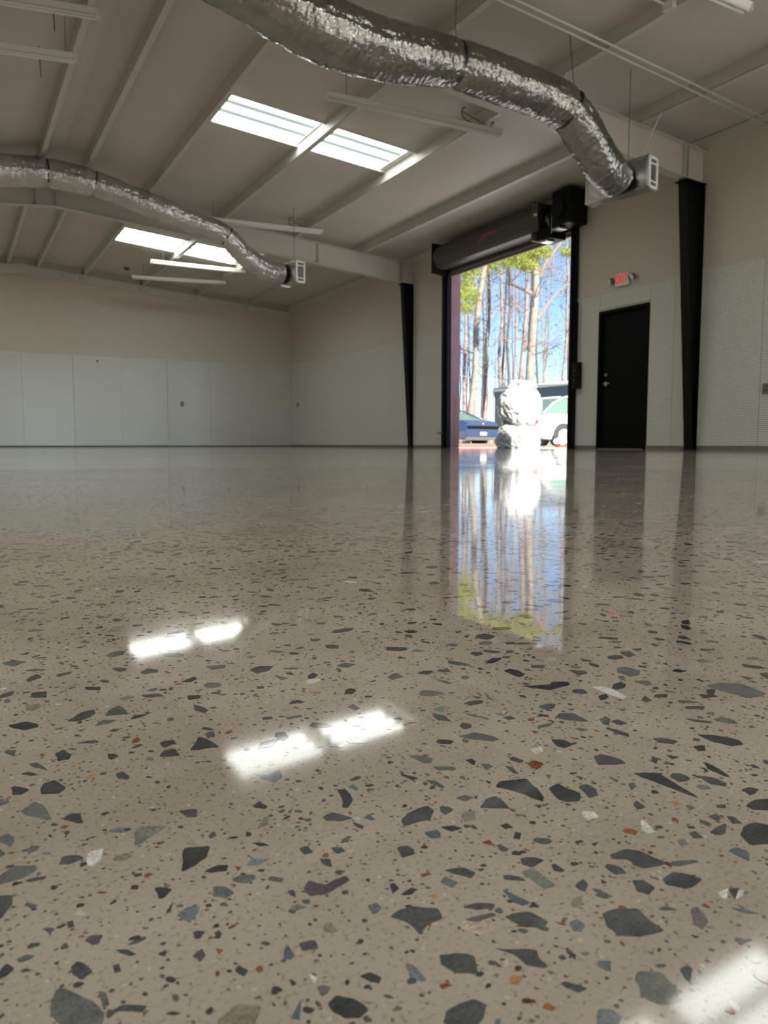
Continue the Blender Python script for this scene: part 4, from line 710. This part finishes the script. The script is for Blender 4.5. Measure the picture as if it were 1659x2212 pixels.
for A,B,r,bk,pine in (
  ((40.79,35.92,1),(40.96,35.34,9),0.10,'bark_pink',0),
  ((29.04,19.18,1),(29.18,19.23,9),0.08,'bark_dark',0),
  ((20.41,24.05,1),(20.38,23.79,9),0.06,'bark_tan',1),
  ((26.11,15.61,1),(26.01,15.52,9),0.05,'bark_pink',1),
  ((39.02,48.31,1),(39.17,48.16,9),0.12,'bark_dark',1),
  ((29.91,16.23,1),(30.15,16.17,9),0.05,'bark_tan',1),
  ((16.79,17.36,1),(16.68,17.68,9),0.05,'bark_dark',1),
  ((25.06,24.12,1),(25.01,23.97,9),0.08,'bark_dark',1),
  ((24.63,10.95,1),(24.63,10.47,9),0.05,'bark_tan',0),
  ((20.05,12.87,1),(20.20,12.92,9),0.12,'bark_dark',1),
  ((35.77,42.42,1),(35.48,42.49,9),0.11,'bark_dark',0),
  ((31.65,41.37,1),(31.80,40.89,9),0.05,'bark_pink',1),
  ((28.66,24.78,1),(28.78,24.94,9),0.10,'bark_pink',0),
  ((21.41,20.08,1),(21.54,20.15,9),0.10,'bark_tan',1),
  ((35.79,50.33,1),(35.54,50.27,9),0.07,'bark_dark',0),
  ((29.38,27.17,1),(29.90,27.36,9),0.05,'bark_tan',0),
  ((38.83,48.36,1),(38.71,48.31,9),0.11,'bark_tan',1),
  ((22.28,18.26,1),(22.39,18.08,9),0.08,'bark_dark',0),
  ((31.06,29.38,1),(31.02,29.09,9),0.07,'bark_tan',0),
  ((33.38,43.88,1),(33.23,43.85,9),0.12,'bark_dark',1),
  ((32.55,29.82,1),(32.27,29.73,9),0.05,'bark_dark',0),
  ((41.78,36.21,1),(41.52,36.51,9),0.07,'bark_tan',1),
  ((46.06,31.74,1),(46.28,31.67,9),0.06,'bark_pink',0),
  ((31.23,21.60,1),(31.20,21.80,9),0.09,'bark_dark',0),
  ((40.82,35.71,1),(40.93,35.51,9),0.11,'bark_tan',0),
  ((39.58,26.00,1),(39.44,25.98,9),0.11,'bark_tan',1),
  ((29.42,38.95,1),(29.12,39.12,9),0.12,'bark_tan',0),
  ((42.67,40.80,1),(42.57,41.62,9),0.06,'bark_tan',0),
  ((33.18,41.01,1),(33.35,41.37,9),0.12,'bark_dark',1),
  ((26.38,14.13,1),(26.67,14.07,9),0.09,'bark_tan',0),
  ((33.04,34.12,1),(32.89,34.02,9),0.11,'bark_pink',0),
  ((49.83,36.24,1),(50.09,35.96,9),0.09,'bark_pink',0),
  ((24.26,24.06,1),(23.65,24.01,9),0.07,'bark_dark',0),
  ((38.78,40.42,1),(38.63,40.23,9),0.06,'bark_tan',0),
  ((53.36,39.57,1),(53.18,39.42,9),0.11,'bark_pink',0),
  ((39.61,44.85,1),(39.40,44.80,9),0.11,'bark_tan',0),
  ((39.13,25.09,1),(38.74,25.14,9),0.08,'bark_dark',0),
  ((39.87,47.76,1),(39.61,47.77,9),0.07,'bark_dark',0),
  ((28.26,30.42,1),(28.51,30.66,9),0.08,'bark_dark',1),
  ((24.09,28.75,1),(23.77,28.79,9),0.07,'bark_tan',0),
  ):
    tree(A,B,r,bk,'slender trunk far back in the woods beyond the doorway','far trees in the woods',nb=9,top=19,crown=[((B[0]+random.gauss(0,.8),B[1]+random.gauss(0,.8),random.uniform(9,17)),1.6,60) for _ in range(3)] if pine else None,need='needle2')
# brush line at the edge of the woods
br=MB()
for _ in range(5200):
    u=random.random(); x=random.uniform(15.2,19.5); y=random.uniform(-8,26); h=random.uniform(.3,1.7)*(.6+.4*math.sin(y*.7)**2)
    a=random.uniform(0,6.28); br.add([(x,y,-.02),(x+.02*math.cos(a),y+.02*math.sin(a),-.02),(x+random.gauss(0,.22),y+random.gauss(0,.22),h)],[(0,1,2)])
tag(br.build('brush',M['brush']),'dry olive-brown brush at the edge of the woods','brush',kind='stuff')
# ---- cars: lofted hull, glasshouse, roof, wheels
def loft(st,mt,name,par,Mx,smooth=True):
    """st: list of (x, [(y,z)...]) half sections bottom to top, mirrored"""
    mb=MB(); k=len(st[0][1])*2
    for x,h in st:
        full=[(y,z) for y,z in h]+[(-y,z) for y,z in reversed(h)]
        mb.v+=[tuple(Mx@Vector((x,y,z))) for y,z in full]
    for i in range(len(st)-1):
        for j in range(k):
            a=i*k+j;b=i*k+(j+1)%k; mb.f.append((a,b,b+k,a+k))
    mb.f.append(tuple(range(k))[::-1]); mb.f.append(tuple(range((len(st)-1)*k,len(st)*k)))
    return mb.build(name,mt,par,smooth=False,bevel=.02)
def interp(prof,x):
    for (a,b) in zip(prof,prof[1:]):
        if a[0]<=x<=b[0]: t=(x-a[0])/(b[0]-a[0]); return a[1]*(1-t)+b[1]*t
    return prof[-1][1] if x>prof[-1][0] else prof[0][1]
def car(loc,yaw,paint,L,Wd,deck,roof,wheels,label,name,rearpanel):
    e=empty(name,loc); tag(e,label,'car'); Mx=Matrix.Translation(loc)@Matrix.Rotation(yaw,4,'Z'); h=Wd/2
    st=[]; n=26
    for i in range(n+1):
        x=-L/2+L*i/n; t=abs(2*x/L); w=h*(1-.10*t**6); zt=interp(deck,x); zb_=.22+.10*t**8
        arch=0
        st.append((x,[(w*.90,zb_),(w*.985,zb_+.12),(w,.52),(w*.97,zt-.12),(w*.90,zt-.03),(w*.72,zt)]))
    loft(st,paint,'body',e,Mx)
    gs=[];x0,x1=roof[0][0],roof[-1][0]
    for i in range(15):
        x=x0+(x1-x0)*i/14; zt=interp(roof,x)-.015; zb_=interp(deck,x)-.03; f=max(0,(zt-zb_))
        gs.append((x,[(h*.84,zb_),(h*(.84-.10*min(1,f/.5)),zb_+f*.55),(h*(.84-.22*min(1,f/.5)),zb_+f*.93),(h*.5,zt)]))
    loft(gs,M['glass'],'window_glass',e,Mx)
    rf=[]; tops=[p for p in roof if p[1]>max(q[1] for q in roof)-.09]; ra,rb_=tops[0][0],tops[-1][0]
    for i in range(9):
        x=ra+(rb_-ra)*i/8; zt=interp(roof,x); rf.append((x,[(h*.62,zt-.045),(h*.60,zt-.01),(h*.4,zt+.005)]))
    loft(rf,paint,'roof_panel',e,Mx)
    for s_ in (-1,1):
        mb=MB()
        mb.tube([Mx@Vector((x,s_*h*(.86-.22*min(1,(z-interp(deck,x))/.5)),z)) for x,z in roof],.028,6).build('roof_rail',paint,e,smooth=True)
        xm=(ra+rb_)/2; MB().tube([Mx@Vector((xm,s_*h*.86,interp(deck,xm)-.02)),Mx@Vector((xm+.04,s_*h*.65,interp(roof,xm)-.03))],.035,6).build('door_pillar',paint,e)
        for wx in wheels:
            c=Mx@Vector((wx,s_*(h-.08),.33)); ax=(Mx.to_3x3()@Vector((0,1,0)))*s_
            MB().tube([c-ax*.02,c+ax*.083],.385,28).build('wheel_arch',M['tyre'],e)
            ty=MB(); ty.tube([c-ax*.1,c+ax*.075,c+ax*.095],[.33,.33,.31],28); t_=ty.build('tyre',M['tyre'],e)
            rm=MB().tube([c+ax*.085,c+ax*.100],[.225,.215],28); 
            for q in range(5):
                a=q*2*math.pi/5; d1=Mx.to_3x3()@Vector((math.cos(a),0,math.sin(a))); rm.tube([c+ax*.108+d1*.03,c+ax*.108+d1*.20],.026,6)
            rm.tube([c+ax*.1,c+ax*.125],.05,12); rm.build('rim',M['rim'],t_)
    x=-L/2; zt=interp(deck,x)
    if rearpanel:
        MB().box(x-.012,x+.01,-h*.86,h*.86,zt-.25,zt-.14,Mx).build('light_bar',M['black'],e)
        MB().cyl((0,0,0),0,.05,.012,16); MB().box(x-.02,x-.01,-.06,.06,zt-.09,zt-.03,Mx).build('emblem',M['bright'],e)
        MB().box(x-.035,x+.1,-h*.9,h*.9,.36,.52,Mx).build('bumper',paint,e,bevel=.02)
        MB().box(x-.045,x-.035,-.16,.16,.40,.50,Mx).build('number_plate',M['white'],e)
        MB().box(x-.02,x+.1,-h*.86,h*.86,.22,.34,Mx).build('lower_valance',M['grey'],e)
    else:
        for s_ in (-1,1): MB().box(x-.02,x+.12,s_*h*.72-.12,s_*h*.72+.12,.70,.88,Mx).build('taillight',M['taillight'],e,bevel=.015)
        MB().box(x-.05,x+.15,-h*.88,h*.88,.36,.55,Mx).build('bumper',paint,e,bevel=.03)
    return e
car((6.73,2.2,-.012),math.atan2(.98,-.2),M['carblue'],4.7,1.86,[(-2.35,.86),(-2.1,.93),(-1.3,.95),(1.0,.90),(2.0,.80),(2.35,.62)],[(-1.75,.93),(-.75,1.30),(-.2,1.36),(.4,1.33),(1.2,.90)],(-1.4,1.45),'dark blue coupe parked outside, seen from behind at left of the doorway','car',True)
car((8.30,-3.55,-.012),math.pi*0,M['carwhite'],4.45,1.84,[(-2.22,.93),(-1.9,1.02),(1.0,1.0),(1.8,.90),(2.22,.65)],[(-2.05,1.0),(-1.55,1.32),(-1.0,1.52),(-.2,1.60),(.6,1.52),(1.5,.98)],(-1.35,1.35),'white car parked outside, cut by the right door jamb','car',False)
# enclosed trailer
t=empty('trailer',(12.4,1.6,-.012)); tag(t,'black enclosed trailer with rounded white roof edge behind the white car','trailer')
MB().box(11.36,13.5,-1.7,4.72,.42,2.34).build('body',M['trailer'],t)
MB().box(11.33,11.36,-1.72,4.74,2.30,2.34).tube([(11.38,-1.7,2.38),(11.38,4.72,2.38)],.085,12).tube([(13.48,-1.7,2.38),(13.48,4.72,2.38)],.085,12).tube([(11.38,4.72,2.38),(13.48,4.72,2.38)],.085,12).tube([(11.38,-1.7,2.38),(13.48,-1.7,2.38)],.085,12).build('roof_edge',M['wtrim'],t,smooth=True)
MB().box(11.40,13.46,-1.68,4.70,2.34,2.42).build('roof_panel',M['wtrim'],t)
for y_ in (4.72,-1.7): MB().box(11.33,11.38,y_-.05,y_+.05,.40,2.34).box(13.48,13.53,y_-.05,y_+.05,.40,2.34).build('corner_post',M['wtrim'],t)
MB().box(11.335,11.36,4.05,4.15,.42,2.30).build('door_seam_post',M['grey'],t)
for y_ in (.9,1.75):
    w=MB().tube([(11.42,y_,.33),(11.62,y_,.33)],.33,24).tube([(13.2,y_,.33),(13.4,y_,.33)],.33,24).build('tyre',M['tyre'],t)
MB().box(11.30,11.37,.4,2.2,.66,.72).build('fender',M['wtrim'],t)
MB().box(11.31,11.36,3.82,3.98,.95,1.12).build('taillight',M['taillight'],t)
MB().box(12.3,12.5,-2.9,-1.7,.35,.45).tube([(12.4,-2.7,0),(12.4,-2.7,.6)],.03,8).build('tongue',M['black'],t)
# plastic bag on a wrapped heap
def lump(c,rx,ry,rz,seed,amp,K=96,R=64,flat=False,gather=0):
    mb=MB(); c=Vector(c)
    for i in range(R+1):
        ph=math.pi*i/R
        for k in range(K):
            w=2*math.pi*k/K; d=Vector((math.sin(ph)*math.cos(w),math.sin(ph)*math.sin(w),math.cos(ph)))
            f=1+amp*noise.noise(d*1.6+Vector((seed,0,0)))+amp*.35*(1-2*abs(noise.noise(d*3.4+Vector((0,seed,0)))))+amp*.16*(1-2*abs(noise.noise(d*8+Vector((0,0,seed)))))
            if gather and d.z>.55: f+=gather*(d.z-.55)*math.sin(w*9+3*noise.noise(d*3))*.35
            z=d.z
            p=Vector((d.x*rx*f,d.y*ry*f,z*rz*f)); q=c+p
            if flat: q.z=max(q.z,.0)
            mb.v.append(tuple(q))
    for i in range(R):
        for k in range(K): mb.f.append((i*K+k,(i+1)*K+k,(i+1)*K+(k+1)%K,i*K+(k+1)%K))
    return mb
hp=empty('wrapped_heap',(1.22,-9.33,0)); tag(hp,'heap crumpled in clear white plastic film standing on the ground in the doorway','bundle')
hm=lump((1.22,-9.33,.17),.42,.40,.33,4.2,.26,flat=True); hm.v=[(x,y,z-.012) for x,y,z in hm.v]; hm.build('film',M['wrap'],hp)
lump((1.47,-9.45,.37),.17,.12,.07,9,.5,K=40,R=24).build('loose_flap',M['wrap'],hp)
bgm=empty('plastic_bag',(1.28,-9.33,.42)); tag(bgm,'bulging white plastic bag resting on top of the wrapped heap','bag')
lump((1.28,-9.34,.87),.41,.40,.43,1.3,.20,gather=.5).build('bag_body',M['bag'],bgm)
mb=lump((1.32,-9.36,1.27),.22,.19,.09,7.7,.6,K=60,R=30,gather=.9); mb.build('gathered_top',M['bag'],bgm)
# small red jug and red wheel stop
j=empty('red_jug',(5.1,-6.40,-.012)); tag(j,'small red jug with white cloth beside the rear wheel of the white car','jug')
MB().box(4.98,5.22,-6.5,-6.3,-.012,.10).build('jug_body',M['redpaint'],j,bevel=.02); 
mb=lump((5.06,-6.42,.15),.16,.14,.09,2.2,.5,K=36,R=20); mb.build('white_cloth',M['bag'],j)
ks=MB(); dv=Vector((1.3,-.72,0)).normalized(); Rk=Matrix.Translation((2.6,-4.6,-.012))@Matrix.Rotation(math.atan2(dv.y,dv.x),4,'Z')
tag(ks.prism([(-.08,0),(.08,0),(.06,.105),(-.06,.105)],0,1.5,0,Rk).build('wheel_stop',M['redworn'],bevel=.01),'low dull red wheel stop on the lot in front of the blue coupe','wheel stop')
